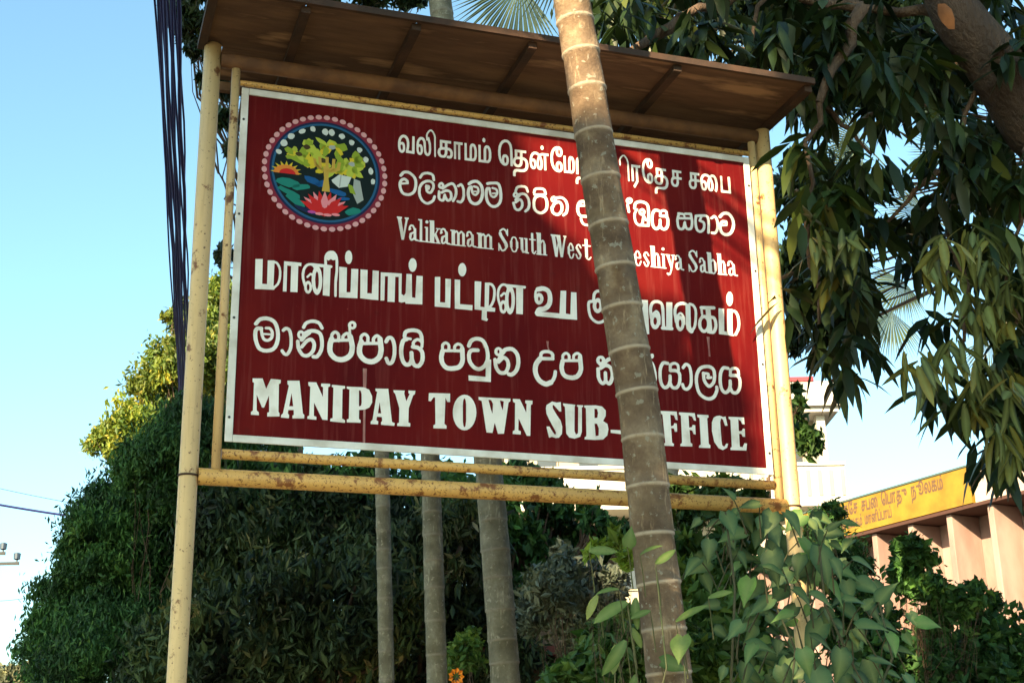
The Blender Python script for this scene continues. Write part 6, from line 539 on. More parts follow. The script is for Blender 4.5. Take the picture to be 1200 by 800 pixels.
# ------------------------------------------------------------------ heart leaved climber (foreground)
HL=[strip_leaf('leaf',.15,.105,8,c,f_,True) for c,f_ in ((.12,.1),(.3,.25),(.55,.18),(.2,.4),(.4,-.1))]
HM=objleaf('heart_leaf',[(0,(.014,.048,.022)),(.5,(.030,.088,.040)),(.85,(.055,.13,.060)),(1,(.11,.24,.05))],.55,.15,.3)
HM2=objleaf('young_pale_leaf',[(0,(.05,.12,.03)),(.6,(.12,.20,.05)),(1,(.28,.32,.09))],.5,.3,.3)
for m_ in HL: m_.materials.append(HM)
def face_leaf(parent,G,meshes,px_,py_,dep,lpx,ang,tilt=.3,name='leaf'):
    """leaf hanging in the air at a point, tip direction ang (degrees, 270 = down in view), blade tilted up"""
    p=at(px_,py_,dep); d=_r*math.cos(R(ang))+np.array([0,0,1])*math.sin(R(ang)); d=d+np.array([0,-1,0])*random.uniform(-.1,.5); d/=np.linalg.norm(d)
    nrm=np.array([random.uniform(-.8,.8),-1,tilt+random.uniform(-.5,.8)]); nrm-=d*(nrm@d); nrm/=np.linalg.norm(nrm); x=np.cross(d,nrm)
    i=random.randrange(len(meshes)); o=bpy.data.objects.new(name,meshes[i]); COL.objects.link(o); o.parent=parent
    k=lpx/FPX*dep/max(v.co.y for v in meshes[i].vertices); Mx=Matrix.Identity(4)
    for r_ in range(3): Mx[r_][0]=x[r_]*k; Mx[r_][1]=d[r_]*k; Mx[r_][2]=nrm[r_]*k; Mx[r_][3]=(p-G)[r_]
    o.matrix_local=Mx; return p
gb=at(945,880,5.9); CG=np.array([gb[0],gb[1],0]); vine=empty('climbing_shrub',CG,'climbing shrub with broad heart shaped leaves wrapping the right post','shrub')
LV=[(850,600,42,250),(872,625,45,230),(905,600,42,280),(940,630,52,300),(905,645,48,260),(960,640,58,310),(1000,655,40,330),(925,668,45,250),(965,680,52,330),(880,678,46,250),(905,700,50,240),(865,648,38,300),(930,720,46,220),(950,695,45,300),(990,703,48,340),(1030,705,42,10),(965,730,52,210),(1005,735,50,350),(1040,742,38,330),(985,760,50,230),(1020,770,52,320),(940,760,46,260),(1050,762,40,350),(955,785,52,290),(1000,790,52,330),(832,632,38,240),(845,612,36,210),(890,590,36,200),(920,600,40,320),(1060,790,40,300),(915,780,46,240),(885,755,44,220),(870,730,42,260),(1030,800,46,290),(940,650,40,200),(975,655,44,270),(860,585,30,160),(950,745,44,330),(895,665,40,320),(1012,712,36,20),(930,690,38,330),(1075,730,34,340),(970,620,34,20),(820,655,34,250)]
nodes=[]
for (x,y,l,a) in LV:
    nodes.append(face_leaf(vine,CG,HL,x,y,5.75+random.uniform(-.2,.25),l*random.uniform(.58,.85),a+random.uniform(-45,45),1.0))
for i in range(330):
    x=random.gauss(935,68); y=random.uniform(590,860); 
    if x<815 or x>1080 or (x>1000 and y<680) or (x<850 and y>740) or len(nodes)>250: continue
    nodes.append(face_leaf(vine,CG,HL,x,y,6.15+random.uniform(-.2,.5),random.uniform(16,34),random.uniform(180,360),.7))
mb=MB()
for k in range(4):
    p=CG+np.array([random.uniform(-.1,.1),random.uniform(-.1,.1),0]); P=[p]
    tgt=nodes[k*5%44]; P,r_=limb(p,tgt,.012,.005,.25,9,random); mb.tube([q-CG for q in P],r_,6,False)
for p in nodes[:120]:
    q=p+np.array([random.uniform(-.1,.1),.08,-.13]); mb.tube([p-CG,(p+q)/2-CG+np.array([0,.01,.02]),q-CG],[.0022,.0028,.004],4,False)
mb.obj('stem',patchy('green_stem',(.035,.05,.02),(.07,.06,.03),12,.7),vine,True)
# young pale leaves at the foot of the front trunk
YL=[strip_leaf('leaf',.17,.06,7,c,.15) for c in (.3,.55,.1)]; YH=[strip_leaf('leaf',.15,.12,8,.2,.1,True)]
for m_ in YL+YH: m_.materials.append(HM2)
gb=at(735,880,4.75); YG=np.array([gb[0],gb[1],0]); ys=empty('young_shoot',YG,'pale yellow green young shoot with long leaves at the foot of the front trunk','plant')
nn_=[]
for (x,y,l,a,k) in ((735,705,62,205,0),(700,697,40,240,0),(745,700,44,260,0),(733,750,58,235,0),(722,755,50,260,0),(792,728,56,30,0),(830,700,40,15,0),(775,775,46,350,1),(800,745,46,250,1),(740,735,34,300,0),(762,715,36,200,0),(750,650,38,35,0),(768,660,36,30,0),(725,690,36,180,0),(690,645,44,0,0),(735,640,34,70,1),(745,790,40,250,0)):
    nn_.append(face_leaf(ys,YG,YH if k else YL,x,y,4.7+random.uniform(-.1,.1),l*.74,a,.6))
mb=MB()
for t in nn_[::4]:
    P,r_=limb(YG,t,.006,.0025,.15,8,random); mb.tube([q-YG for q in P],r_,5,False)
for t in nn_: mb.tube([t-YG,t-YG+np.array([.01,.04,-.05]),t-YG+np.array([.02,.08,-.13])],[.0015,.002,.0025],4,False)
mb.obj('stem',patchy('pale_stem',(.07,.09,.03),(.12,.11,.05),12,.7),ys,True)
# ------------------------------------------------------------------ shrubs
def shrub(name,label,lst,depth,n,size,m,aspect=.5,cat='shrub',**k):
    cl=K(lst,depth,.35,len(label)); b=at(np.mean([l[0] for l in lst]),880,depth); return tree(name,label,cat,b,cl,n,size,m,aspect,k.pop('droop',.2),k.pop('rt',.05),k.pop('subs',18),k.pop('spread',.25),limb_k=k.pop('limb_k',.35),**k)
shrub('grey_bush','grey green bush between the thickest back trunk and the front trunk',[(655,680,38),(690,690,34),(640,715,32),(710,720,30),(680,740,36),(660,650,16),(720,680,20)],9.5,9000,.06,GRY,.4)
shrub('low_bush','mid green low bush under the front trunk with small leaves',[(700,760,34),(740,790,40),(690,800,36),(720,740,28),(770,760,36),(810,790,40),(660,800,22)],7.2,6000,.085,MID,.4)
shrub('dark_shrub','dark green shrub between the front trunk and the heart leaved climber',[(830,700,40),(820,750,42),(860,780,44),(800,680,28),(860,720,38),(800,640,20),(850,650,30),(900,790,40)],7.8,8000,.10,MID,.42)
shrub('climber_backing_bush','green bush seen behind the lower rail right of the front trunk',[(810,605,22),(850,600,24),(890,610,20),(830,585,14),(780,600,12),(800,572,16),(845,570,17),(885,580,15),(870,600,20)],8.6,5200,.065,MID)
shrub('cypress_bush','fine needled dark green bush against the dark end of the pink building',[(965,625,26),(985,655,28),(960,660,30),(1000,690,26),(1010,665,14),(975,600,14),(1020,720,24),(1035,750,22),(1000,760,30),(990,720,26)],9.8,22000,.045,DKG,.3,limb_k=.3)
shrub('black_leaved_bush','dark small leaved bush in front of the pink fins, lower right',[(1075,790,45),(1120,770,45),(1170,770,50),(1195,740,30),(1140,800,50),(1200,800,50),(1090,760,24),(1155,735,20),(1050,770,26),(1110,810,60),(1180,820,60),(1090,850,70),(1160,860,70),(1050,810,44),(1210,790,50),(1035,760,24),(1045,720,16)],8.2,15000,.055,DKG,.6,subs=40,limb_k=.25,fork_f=.3,spread=.32)
shrub('sprig_tree','slim dark sprig with star of leaves in front of the pink fins',[(1068,670,20),(1090,725,16),(1062,655,14),(1075,645,12),(1085,655,10),(1065,680,14),(1060,640,9),(1080,690,13),(1110,700,14),(1130,705,12),(1150,700,10),(1140,685,8),(1165,705,9),(1100,685,8),(1055,665,9),(1130,715,12)],8.0,4200,.06,DKG,.5,rt=.02,subs=16,limb_k=.4,spread=.48)
shrub('young_bush','small bright green bush between the middle and thickest palm trunks',[(545,765,20),(550,745,12),(535,780,14)],9.6,900,.06,MID)
shrub('sapling','bright leaved sapling in front of the pale wall beside the front trunk',[(722,635,9),(735,655,10),(700,640,7),(745,640,8),(720,620,6),(690,648,6)],6.4,260,.07,leafmat('bright_leaf',[(0,(.07,.14,.02)),(1,(.16,.26,.05))],.4,.35),.4,rt=.012)
shrub('distant_trees','distant dull green trees at the foot of the far left sky',[(5,790,14),(25,785,12),(-20,788,16),(42,795,12),(12,800,18)],62,2500,.30,leafmat('far_leaf',[(0,(.06,.08,.05)),(1,(.16,.16,.09))],.7,.1),.5,cat='trees')
# orange flower cluster
p0=at(535,793,9.0); fl=empty('orange_flower',(p0[0],p0[1],0),'small bright orange bloom low between the palm trunks','flower')
OR=mat('orange_petal',(.85,.28,.02),.5)
for i in range(9):
    a=i*.7; c=p0+np.array([.018*math.cos(a),-.02-.01*(i%3),.02*math.sin(a)])-np.array([p0[0],p0[1],0]); mb=MB()
    mb.add([c,c+np.array([.018*math.cos(a)-.016*math.sin(a),-.02,.020*math.sin(a)+.016*math.cos(a)]),c+np.array([.034*math.cos(a),-.01,.036*math.sin(a)]),c+np.array([.018*math.cos(a)+.016*math.sin(a),-.02,.020*math.sin(a)-.016*math.cos(a)])],quads=[(0,1,2,3)]); mb.obj('petal',OR,fl)
mb=MB(); mb.tube([(0,0,0),(.03,.03,1.0),(0,0,p0[2])],[.012,.01,.005],6); mb.obj('stem',BARK,fl,True)
# ------------------------------------------------------------------ pink building with vertical fins
PINK=patchy('pink_plaster',(.37,.255,.230),(.25,.165,.145),2.2,.85,bs=.1,vs=(1,1,.4)); PINKL=patchy('pale_plaster',(.46,.38,.34),(.38,.30,.26),1.2,.85,bs=.1)
RB=np.array([*at(1140,590,20)]);
BD=np.array([-.465,.885,0]); BD/=np.linalg.norm(BD); BN=np.array([-BD[1],BD[0],0])   # BN points to the camera side (left)
if BN[0]>0: BN=-BN
zb=RB[2]; ztop=at(1140,547,20)[2]; hf=ztop-zb
pb=empty('pink_building',(RB[0],RB[1],0),'pink single storey building with vertical fins and a yellow name board','building')
BO=np.array([RB[0],RB[1],0])
def B_(s,o_,z): return BD*s+BN*o_+np.array([0,0,z])   # s along the wall (far = +), o out of the wall
WALL=-.62
def bbox(name,s0,s1,o0,o1,z0,z1,m,**k):
    mb=MB(); mb.obox(B_(s0,o0,z0),BD*(s1-s0),BN*(o1-o0),(0,0,z1-z0)); return mb.obj(name,m,pb,**k)
S0,S1=-9.0,5.6
bbox('wall',S0,S1,WALL-6,WALL,0,zb-.003,PINK)
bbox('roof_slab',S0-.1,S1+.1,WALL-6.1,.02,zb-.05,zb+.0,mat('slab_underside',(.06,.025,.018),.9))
bbox('parapet',S0,-.06,-.12,-.0,zb+.002,ztop+.02,PINKL)
bbox('rear_parapet',-.02,S1,-.16,-.085,zb+.002,ztop-.05,PINKL)
YB=patchy('yellow_board_paint',(.28,.180,.018),(.21,.115,.012),3,.6,c3=(.31,.24,.08),bs=.05)
nb=bbox('name_board',-.02,4.05,-.04,.03,zb+.01,ztop,YB)
bbox('board_edge',-.03,4.06,-.05,.045,ztop+.002,ztop+.03,mat('dark_edge',(.06,.09,.08),.6))
for i in range(-10,7):
    s_=.56+i*.82
    mb=MB(); mb.obox(B_(s_-.055,WALL+.002,0),BD*.11,BN*(-WALL-.06),(0,0,zb-.055)); o_=mb.obj('fin',PINK,pb)
    bv=o_.modifiers.new('b','BEVEL'); bv.width=.012; bv.segments=2
bbox('sill_band',S0,S1,WALL+.001,WALL+.12,1.0,1.12,PINKL)
bbox('floor_slab',S0,S1,WALL-.1,0.1,0,.25,CONC)
# writing on the yellow board (dark Tamil style capitals in two lines)
GL={
'அ':[[787,-152,771,-136,767,64,679,62,579,-50,425,-115,183,-123,57,-71,2,21,10,102,52,150,144,171,583,171,587,245,552,331,517,230,471,193,414,179,310,193,239,264,235,391,298,469,367,495,452,498,571,465,680,348,710,171,767,171,771,475,879,487,890,-136,875,-152],[240,-17,340,-17,448,9,529,64,414,64,133,60,121,41,137,15],[375,287,417,293,434,321,426,379,402,393,344,348,351,306]],
'உ':[[126,-22,64,-1,29,55,44,135,137,185,53,241,26,305,40,408,114,476,199,497,341,493,433,460,490,412,524,347,526,243,492,174,437,130,233,83,891,83,904,70,891,-22],[278,201,356,220,396,251,410,293,379,357,340,378,337,270],[172,289,210,293,229,320,219,385,199,391,153,371,139,343,147,305]],
'க':[[180,-32,73,9,19,98,30,198,111,275,111,475,126,489,580,489,596,475,596,395,557,381,442,381,440,302,576,280,651,221,675,106,641,21,573,-23,484,-30,415,-21,400,-5,403,38,319,-22],[219,75,296,96,319,148,323,191,242,193,157,170,138,137,153,96],[473,79,526,82,551,106,547,160,503,185,440,191,428,87],[225,298,319,298,323,379,226,381]],
'ச':[[180,-32,73,9,19,98,30,198,111,275,111,475,126,489,588,483,596,395,580,381,442,381,440,302,580,298,596,283,596,206,580,193,442,193,426,79,376,9,292,-29],[219,75,296,96,319,148,323,191,242,193,157,170,138,137,153,96],[225,298,319,298,323,379,226,381]],
'த':[[36,-292,19,-265,20,-157,83,-71,148,-50,463,-30,530,8,556,74,535,150,444,189,421,66,344,-12,179,-32,75,7,23,77,19,162,43,220,111,274,111,435,125,489,583,489,594,393,444,381,440,300,567,271,638,216,671,143,675,47,638,-50,556,-119,444,-150,183,-160,140,-192,125,-288],[202,77,263,79,307,112,321,193,260,193,175,179,142,150,145,104],[223,300,321,299,323,377,225,381]],
'ந':[[36,-292,19,-265,20,-157,83,-71,148,-50,444,-28,499,12,527,100,498,202,460,218,413,209,388,193,386,-11,271,-11,267,381,169,377,167,-11,52,-11,50,108,50,474,63,489,521,489,533,393,390,381,389,316,486,327,574,293,635,204,646,100,627,-11,548,-105,429,-148,167,-165,140,-192,125,-288]],
'ன':[[176,-32,99,1,55,52,29,125,26,245,74,379,137,442,214,481,403,496,553,448,695,487,1033,487,1033,383,903,379,903,-9,887,-23,783,-9,783,183,783,379,645,368,710,233,701,56,626,-22,495,-26,428,25,395,118,403,248,458,368,364,389,260,377,196,341,162,295,268,295,342,248,376,179,373,83,306,-11],[195,75,245,83,262,125,250,171,206,193,139,164,156,106],[541,75,578,83,597,137,591,210,556,289,547,298,531,264,512,183,517,114]],
'ப':[[67,-22,52,-7,52,474,67,489,155,489,169,474,171,83,482,83,484,185,484,474,498,489,586,489,602,474,602,-7,586,-22]],
'ம':[[67,-22,52,-7,52,474,67,489,155,489,169,474,171,83,313,85,313,339,339,428,390,479,467,499,559,489,634,435,673,366,692,266,686,132,657,58,609,11,529,-18],[430,85,517,96,557,135,571,255,540,358,482,391,439,351]],
'ய':[[171,-32,109,-6,58,76,52,472,67,488,155,488,169,472,169,168,192,84,225,76,275,111,275,472,290,488,379,488,392,472,392,245,394,84,636,84,640,472,655,488,744,488,757,472,755,-12,279,-15]],
'ர':[[182,-200,123,-146,123,-123,284,30,284,380,169,380,169,-8,155,-23,67,-23,52,-8,52,284,52,473,67,488,532,488,546,473,532,382,404,380,403,-12,209,-198]],
'ல':[[176,-32,114,-11,70,29,26,156,43,329,123,441,191,481,272,498,376,493,445,465,526,360,554,125,579,89,626,75,681,106,701,221,679,318,597,471,672,527,699,524,737,475,791,375,820,256,810,102,749,5,656,-32,560,-29,499,1,435,95,399,337,353,379,283,389,199,353,158,295,260,296,329,261,376,179,373,83,306,-11],[195,75,245,83,262,125,250,171,206,193,139,164,156,106]],
'வ':[[176,-32,70,29,26,156,47,341,86,402,160,465,226,491,337,498,426,480,483,446,535,387,564,310,570,198,549,83,708,87,708,475,814,487,826,398,814,-21,422,-23,406,64,445,168,439,291,387,365,287,389,206,357,159,295,260,296,329,261,376,179,373,83,306,-11],[195,75,241,81,262,125,250,171,206,193,140,164,159,102]],
'ா':[[67,-22,52,-7,52,474,67,489,532,489,546,474,532,382,405,382,404,247,404,-7,390,-22,298,-22,284,-7,284,378,171,382,169,-7,155,-22]],
'ி':[[63,-22,50,-7,50,443,19,574,-37,616,-117,608,-158,535,-133,420,-237,408,-273,485,-271,593,-202,694,-106,730,29,716,131,628,169,462,169,-7,156,-22]],
'ு':[[209,160,155,174,95,225,67,291,63,379,-191,381,-206,395,-206,475,-191,489,-6,489,278,483,351,451,392,406,411,287,391,229,321,170],[225,271,275,277,294,318,280,356,240,375,186,381,180,368,193,298]],
'ூ':[[286,-11,121,29,59,62,45,104,90,168,305,96,398,102,482,137,532,196,561,289,559,396,526,481,478,527,421,550,340,551,271,524,240,489,344,467,414,396,428,346,419,250,363,183,298,160,198,166,123,216,88,281,78,381,-191,381,-206,396,-206,473,-191,489,98,489,190,609,332,664,509,644,630,546,665,477,684,369,671,212,630,119,567,53,490,10],[248,269,290,276,310,319,295,358,259,375,198,369,209,296]],
'ெ':[[295,-32,183,5,82,102,33,225,26,379,55,506,109,595,206,680,326,725,433,731,541,708,641,632,677,571,704,429,706,-9,603,-23,587,18,585,391,562,518,503,596,429,620,364,618,245,565,183,491,145,360,156,229,191,153,210,241,272,300,329,316,429,307,515,225,528,106,500,37,449,-9],[324,75,400,95,416,145,391,198,353,207,316,183,304,141]],
'ே':[[336,-32,205,5,85,114,30,252,25,398,61,537,149,648,248,707,371,731,529,703,584,652,605,575,595,491,544,428,471,400,390,404,341,425,296,475,282,596,185,510,144,383,169,218,208,152,263,107,273,225,355,303,479,310,532,284,577,233,592,106,559,34,486,-18],[396,75,452,89,473,118,475,168,452,201,409,203,381,171],[425,510,459,510,486,541,486,579,452,614,417,623,400,587,400,537]],
'ை':[[176,-32,99,1,55,52,29,125,26,245,74,379,183,469,272,495,379,498,541,454,626,492,722,498,806,481,856,450,927,348,943,191,896,25,856,-31,829,-31,761,18,814,152,820,264,768,365,703,389,633,379,710,233,706,71,641,-14,522,-32,435,18,397,102,401,241,456,368,364,389,241,369,162,295,260,296,329,261,370,202,376,98,354,37,306,-11],[195,75,245,83,262,125,250,171,206,193,139,164,156,106],[541,75,578,83,597,137,591,210,556,289,549,300,535,279,512,187,517,114]],
'்':[[-258,547,-308,589,-309,659,-274,698,-212,705,-164,670,-156,597,-200,550]]}
INK=mat('dark_sign_ink',(.10,.055,.03),.7)
def fascia(text,s_start,z0,h,adv):
    loops=[];x=0
    for ch in text:
        if ch==' ': x+=.45; continue
        Ls=[np.array(l).reshape(-1,2)/1000 for l in GL[ch]]; A=np.concatenate(Ls); wd=A[:,0].max()-A[:,0].min()
        dx=A[:,0].min() if ch not in 'ி்' else 0
        if ch in 'ி்': loops+=[(l+[x-.02,0]) for l in Ls]; x+=.12 if ch=='ி' else 0; continue
        loops+=[l-[dx,0]+[x,0] for l in Ls]; x+=wd+.07
    sx=adv/x; k=h/.4652
    def proj(V): 
        s_=s_start-V[:,0]*sx; o_=.0305+V[:,2]; return BD[None]*s_[:,None]+BN[None]*o_[:,None]+np.array([[0,0,1.]])*(z0+V[:,1]*k)[:,None]
    return curve_obj('lettering',loops,0,INK,nb,ext=.004,proj=proj)
fascia('மானிப்பாய் பிரதேச சபை ெபாது நூலகம்',3.95,zb+hf*.60,.155,3.45)
fascia('உப அலவலகம் மானிப்பாய்',3.2,zb+hf*.20,.125,1.55)
# ------------------------------------------------------------------ white house far behind
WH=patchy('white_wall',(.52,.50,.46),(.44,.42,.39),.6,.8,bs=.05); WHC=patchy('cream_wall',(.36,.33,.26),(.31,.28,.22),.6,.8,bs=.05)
DEP=38.; wr=at(988,470,DEP); wl=at(600,470,DEP); wb=empty('white_house',(wr[0],wr[1],0),'white two storey house with slab balcony far behind the right post','house'); WO=np.array([wr[0],wr[1],0])
def wz(py_): return at(985,py_,DEP)[2]
def wx(px_): return at(px_,500,DEP)[0]-wr[0]
def wbox(name,x0,x1,y0,y1,z0,z1,m,parent=None,**k):
    mb=MB(); mb.box((x0,y0,z0),(x1,y1,z1)); return mb.obj(name,m,parent or wb,**k)
W0=wx(590); RED0=mat('red_coping',(.36,.03,.045),.7)
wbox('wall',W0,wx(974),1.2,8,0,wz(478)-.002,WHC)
wbox('parapet',W0-.3,0,.0,8.2,wz(474),wz(446),WH)
wbox('coping',W0-.3,wx(958),-.05,.3,wz(446)+.004,wz(441),RED0)
wbox('slab',W0-.2,-.12,.15,8.1,wz(480),wz(474)-.003,mat('slab_edge',(.42,.40,.38),.8))
wbox('corner_column',wx(962),wx(972),.5,.9,wz(545),wz(480)-.003,WH)
wbox('balcony',W0-.2,wx(985),.0,.15,wz(582),wz(545),WH)
wbox('balcony_floor',W0-.2,wx(990),-.05,1.19,wz(592),wz(582)-.003,WH)
for i in range(14):
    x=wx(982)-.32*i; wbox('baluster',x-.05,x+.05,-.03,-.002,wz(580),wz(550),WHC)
wbox('balcony_rail',W0-.2,wx(986),-.06,.17,wz(545)+.003,wz(541),WH)
GLS=mat('window_glass',(.05,.06,.07),.1)
for i,px_ in enumerate((945,905,860,810,760,700,650,615)):
    f_=wbox('window',wx(px_)-.55,wx(px_)+.1,1.14,1.198,wz(535),wz(497),mat('window_frame',(.35,.30,.24),.6)); wbox('pane',wx(px_)-.5,wx(px_)+.05,1.11,1.139,wz(533),wz(499),GLS,f_)
for i,px_ in enumerate((945,890,830,740,690,640)):
    f_=wbox('window',wx(px_)-.55,wx(px_)+.1,1.14,1.198,wz(680),wz(630),mat('window_frame',(.35,.30,.24),.6)); wbox('pane',wx(px_)-.5,wx(px_)+.05,1.11,1.139,wz(678),wz(632),GLS,f_)
RED=patchy('red_tiles',(.40,.04,.05),(.30,.03,.03),4,.8)
mb=MB(); x0,x1=W0-.2,wx(962); z0=wz(446)+.01; mb.add([(x0,.3,z0),(x1,.3,z0),(x1,7.5,z0),(x0,7.5,z0),((x0),3.8,z0+.9),(x1-1.2,3.8,z0+.9)],quads=[(0,1,5,4),(2,3,4,5)],tris=[(1,2,5),(3,0,4)],ngons=[(3,2,1,0)]); mb.obj('roof',RED,wb)
# small shed behind the bushes
sp=at(650,745,11.2); sh=empty('garden_shed',(sp[0],sp[1],0),'small brown garden shed with dark red roof edge behind the bushes','shed')
mb=MB(); mb.box((-.45,0,0),(.55,1.4,sp[2]+.06)); mb.obj('wall',patchy('brown_wall',(.16,.11,.08),(.22,.16,.12),3,.9),sh)
mb=MB(); mb.box((-.6,-.25,sp[2]-.17),(.7,-.003,sp[2]-.10)); mb.obj('roof_edge',patchy('maroon_tin',(.09,.02,.02),(.14,.04,.03),6,.7),sh)
# ------------------------------------------------------------------ overhead cables
CAB=mat('cable_insulation',(.014,.018,.10),.7,.15)
def on_height(px_,py_,h):
    D=_f*FPX+_r*(px_-600)+_u*(400-py_); t=(h-1.6)/D[2]; return EYE+D*t
CS=[(181,206,6.3),(184,209,6.2),(186,208,6.05),(189,211,6.15),(191,213,6.0),(194,212,5.9),(197,215,6.1),(199,214,6.25),(202,217,5.95),(205,219,6.1),(208,220,5.9),(210,222,6.2)]
WORD=['outermost left','second from the left, thick','third from the left','fourth from the left','fifth from the left, thick','sixth from the left, thin','seventh from the left','thick cable right of the middle','fourth from the right','third from the right','second from the right, thick','rightmost, nearest the post']
for i,(xa,xb,h) in enumerate(CS):
    A_=on_height(xa,0,h); B2=on_height(xb,392,h); d_=(B2-A_)/np.linalg.norm(B2-A_); P=[]
    for t in np.linspace(-14,44,120):
        q=A_+d_*t; u_=(t+14)/58; q=q+np.array([.009*math.sin(t*(1.1+.13*i)+i*2),0,.014*math.sin(t*(.8+.1*i)+i)+.25*((2*u_-1)**2)-.06]); P.append(q)
    mb=MB(); G=P[0]*[1,1,0]; mb.tube([p-G for p in P],.0075 if i%3!=1 else .0125,7); o_=mb.obj('overhead_cable',CAB,None,True); o_.location=tuple(G)
    tag(o_,'dark overhead cable in the bundle, '+WORD[i],'cable','overhead cables running along the road')
# ties between the cables
C1=[];
# ------------------------------------------------------------------ far pole and its wires
CONP=patchy('pole_concrete',(.45,.46,.46),(.55,.55,.54),4,.9); INS=mat('insulator',(.03,.05,.09),.3)
ARM=mat('galvanised_arm',(.030,.034,.04),.8)
pp=at(-14,650,42); pole=empty('utility_pole',(pp[0],pp[1],0),'pale concrete utility pole with two cross arms at the far left edge','utility pole')
mb=MB(); mb.tube([(0,0,0),(0,0,at(-14,640,42)[2])],[.16,.10],10); mb.obj('pole',CONP,pole,True)
for (yy,x0,x1) in ((649,-32,8),(661,-45,24)):
    z=at(0,yy,42)[2]; a=at(x0,yy,42)[0]-pp[0]; b=at(x1,yy,42)[0]-pp[0]; mb=MB(); mb.box((a,-.16,z-.045),(b,-.105,z+.045)); mb.obj('cross_arm',ARM,pole)
    for xx in (x0+2,x1-3):
        q=at(xx,yy,42)[0]-pp[0]; mb=MB(); mb.tube([(q,-.13,z+.036),(q,-.13,z+.10),(q,-.13,z+.13),(q,-.13,z+.30),(q,-.13,z+.32)],[.03,.03,.10,.11,.06],10); mb.obj('insulator',INS,pole)
def wire(a,b,lab,r_=.012,sag=.3,n=20):
    P=[a+(b-a)*t-np.array([0,0,sag*4*t*(1-t)]) for t in np.linspace(0,1,n)]; G=P[0]*[1,1,0]; mb=MB(); mb.tube([p-G for p in P],r_,6); o_=mb.obj('wire',CAB,None,True); o_.location=tuple(G); tag(o_,lab,'wire')
wire(at(-60,580,24),at(190,617,24.5),'dark wire crossing the left sky just above the dark tree',.020,.05)
wire(at(-60,558,30),at(150,600,30),'fainter upper wire in the sky left of the tree',.006,.05)
wire(at(-30,704,44),at(60,694,50),'thin wire low in the left sky under the pole arms',.008,.1)
# ------------------------------------------------------------------ unseen trees put behind the viewer, crowns shaped to shade board and plants
def proj_board(P):   # where sun rays through P meet the board plane (u,v)
    o=np.array([O[0],O[1],Z0]); Dl=P-o; wv=Dl@WD; t=wv/(SUN@WD); q=Dl-SUN[None]*t[:,None]; return np.stack([q@UD,q[:,2]],1),wv
LIT=[[board(*q) for q in ((592,150),(700,150),(900,150),(960,150),(960,620),(905,620),(885,560),(872,500),(862,440),(855,385),(800,362),(745,356),(705,340),(668,300),(632,262),(604,215))]]
LITX=[[board(*q,WT) for q in ((645,48),(760,48),(770,150),(745,166),(690,160),(655,150))]]
def inside(Pt,poly):
    x,y=Pt[:,0],Pt[:,1]; c=np.zeros(len(Pt),bool)
    for a,b in zip(poly,poly[1:]+poly[:1]):
        cond=((a[1]>y)!=(b[1]>y)); c^=cond&(x<(b[0]-a[0])*(y-a[1])/(b[1]-a[1]+1e-12)+a[0])
    return c
trunk_line = np.array([board(x, y, WT) for x, y in ((670, 0), (683, 75), (693, 140), (703, 205), (719, 300), (735.5, 400), (748, 470), (758, 560), (766, 640), (774, 700), (785, 800))])
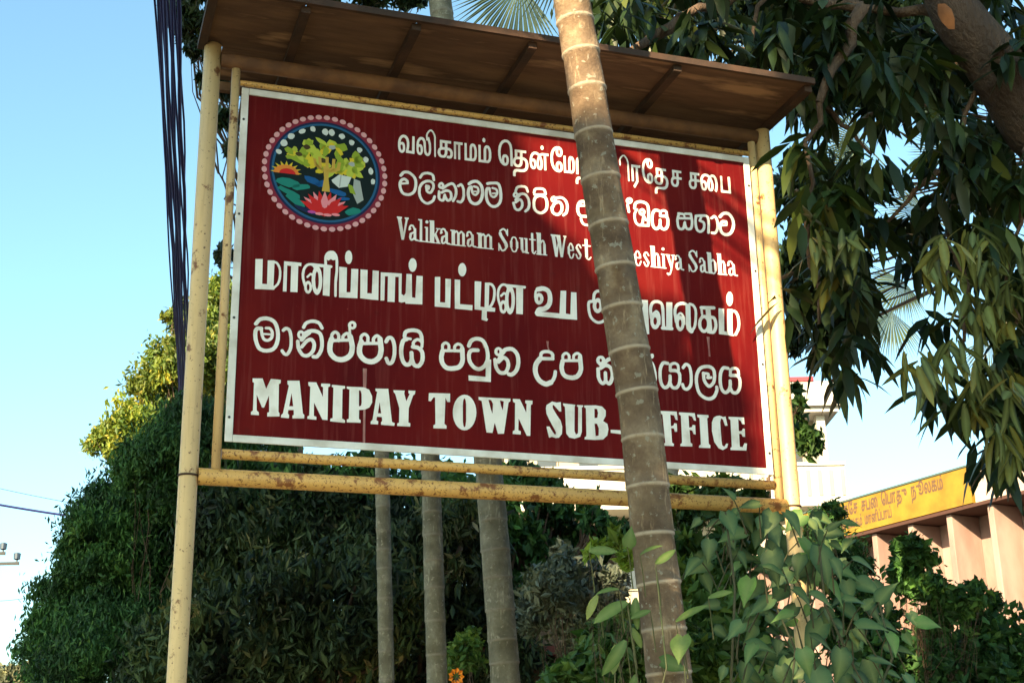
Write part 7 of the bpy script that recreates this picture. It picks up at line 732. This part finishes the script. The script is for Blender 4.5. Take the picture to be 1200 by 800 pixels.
def shade_tree(label,cents,n,size,base_,seed):
    rg=np.random.default_rng(seed); P=[]
    for c,r in cents:
        k=int(n*r**2/sum(q[1]**2 for q in cents)); d=rg.normal(size=(k,3)); d/=np.linalg.norm(d,axis=1)[:,None]; P.append(np.array(c)+d*(rg.random(k)**.33)[:,None]*r*np.array([1,1,.75]))
    P=np.concatenate(P); uv,wv=proj_board(P); bad=inside(uv,LIT[0])
    # trunk patch: rays at w=WT
    o=np.array([O[0],O[1],Z0]); Dl=P-o; t=(Dl@WD-WT)/(SUN@WD); q=Dl-SUN[None]*t[:,None]; bad|=inside(np.stack([q@UD,q[:,2]],1),LITX[0])
    bad|=(uv[:,0]>2.455)&(uv[:,0]<2.60)&(uv[:,1]<1.75)
    trunk_uv = np.stack([q @ UD, q[:, 2]], 1)
    on_trunk = abs(trunk_uv[:, 0] - np.interp(trunk_uv[:, 1], trunk_line[::-1, 1], trunk_line[::-1, 0])) < .062
    on_trunk &= trunk_uv[:, 1] < board(695, 158, WT)[1]
    bad &= ~on_trunk
    P=P[~bad]; G=np.array([base_[0],base_[1],0.]); e=empty('unseen_shade_tree',G,label,'tree')  # crown left open where sun should reach board, trunk and right post
    mb=MB(); rs=random.Random(seed); fk=np.array([base_[0],base_[1],4.0]); Pq,r_=limb(G,fk,.35,.28,.05,rs=rs); mb.tube([p-G for p in Pq],r_,12)
    for c,r in cents[:10]:
        c2=np.array([c])
        Pq,r_=limb(fk,np.array(c),.16,.04,.12,rs=rs); mb.tube([p-G for p in Pq],r_,7)
    mb.obj('trunk',BARK,e,True)
    V,T,A=leafcloud(P-G,size,aspect=.6,droop=.1,rng=rg); new('crown',fast('crown',V,T,A),MID,e,kind='stuff')
o3=np.array([O[0],O[1],Z0])
def up(u,v,s): # point sunward of board position
    return o3+UD*u+np.array([0,0,v])+SUN*s
cents=[(up(u,v,9.0+.4*math.sin(3*u+v)),.62) for u in (-1.4,-.7,0,.7,1.3,1.9) for v in (-1.2,-.5,.2,.9,1.5)]+[(up(2.2,-.6,9),.4),(up(2.1,0,9),.35)]  # unseen crown laid out sunward of the board parts to be shaded
bt=up(-2.5,0,9.5); shade_tree('unseen tree behind the viewer, crown shaped to shade the left of the board',cents,26000,.15,(bt[0],bt[1]),77)
cents=[(up(u,v,13+math.sin(u*2)),1.5) for u in (-9,-7.4,-5.8,-4.2,-2.6) for v in (1.5,3,4.5,6,7.5)]  # unseen crown added to keep sun off the left trees
bt=up(-6,0,15); shade_tree('tall unseen tree added behind the viewer to shade the dark tree on the left',cents,30000,.34,(bt[0],bt[1]),78)

rr3=random.Random(9)
cents=[(up(u,v,9.5+.5*math.sin(3*u+v)),.55) for u in (2.9,3.6,4.3,5.0,5.7,6.4) for v in (1.2,1.8,2.4,3.0,3.6,4.2)]+[(up(u,v,9.5),.32) for u,v in ((2.95,.1),(3.6,.45),(3.3,-.1),(4.0,.2),(4.9,.5),(5.3,-.1),(3.1,-.7),(2.7,-1.1),(3.3,-1.3),(2.6,-.55),(3.9,-1.0),(2.4,-1.6))]+[(up(u,v,9.2),.42) for u in (1.7,2.3,2.9,3.5) for v in (-.75,-1.25,-1.75,-2.25)]+[(up(u,v,9.3),.4) for u in (2.95,3.4,3.85) for v in (-.3,.15,.6,.95)]  # unseen crown added to keep sun off right boughs, front trunk and climber
LIT=[LIT[0]]
bt=up(5,0,10.5); shade_tree('unseen tree added behind the viewer to shade the right boughs, front trunk and climber',cents,17000,.15,(bt[0],bt[1]),79)
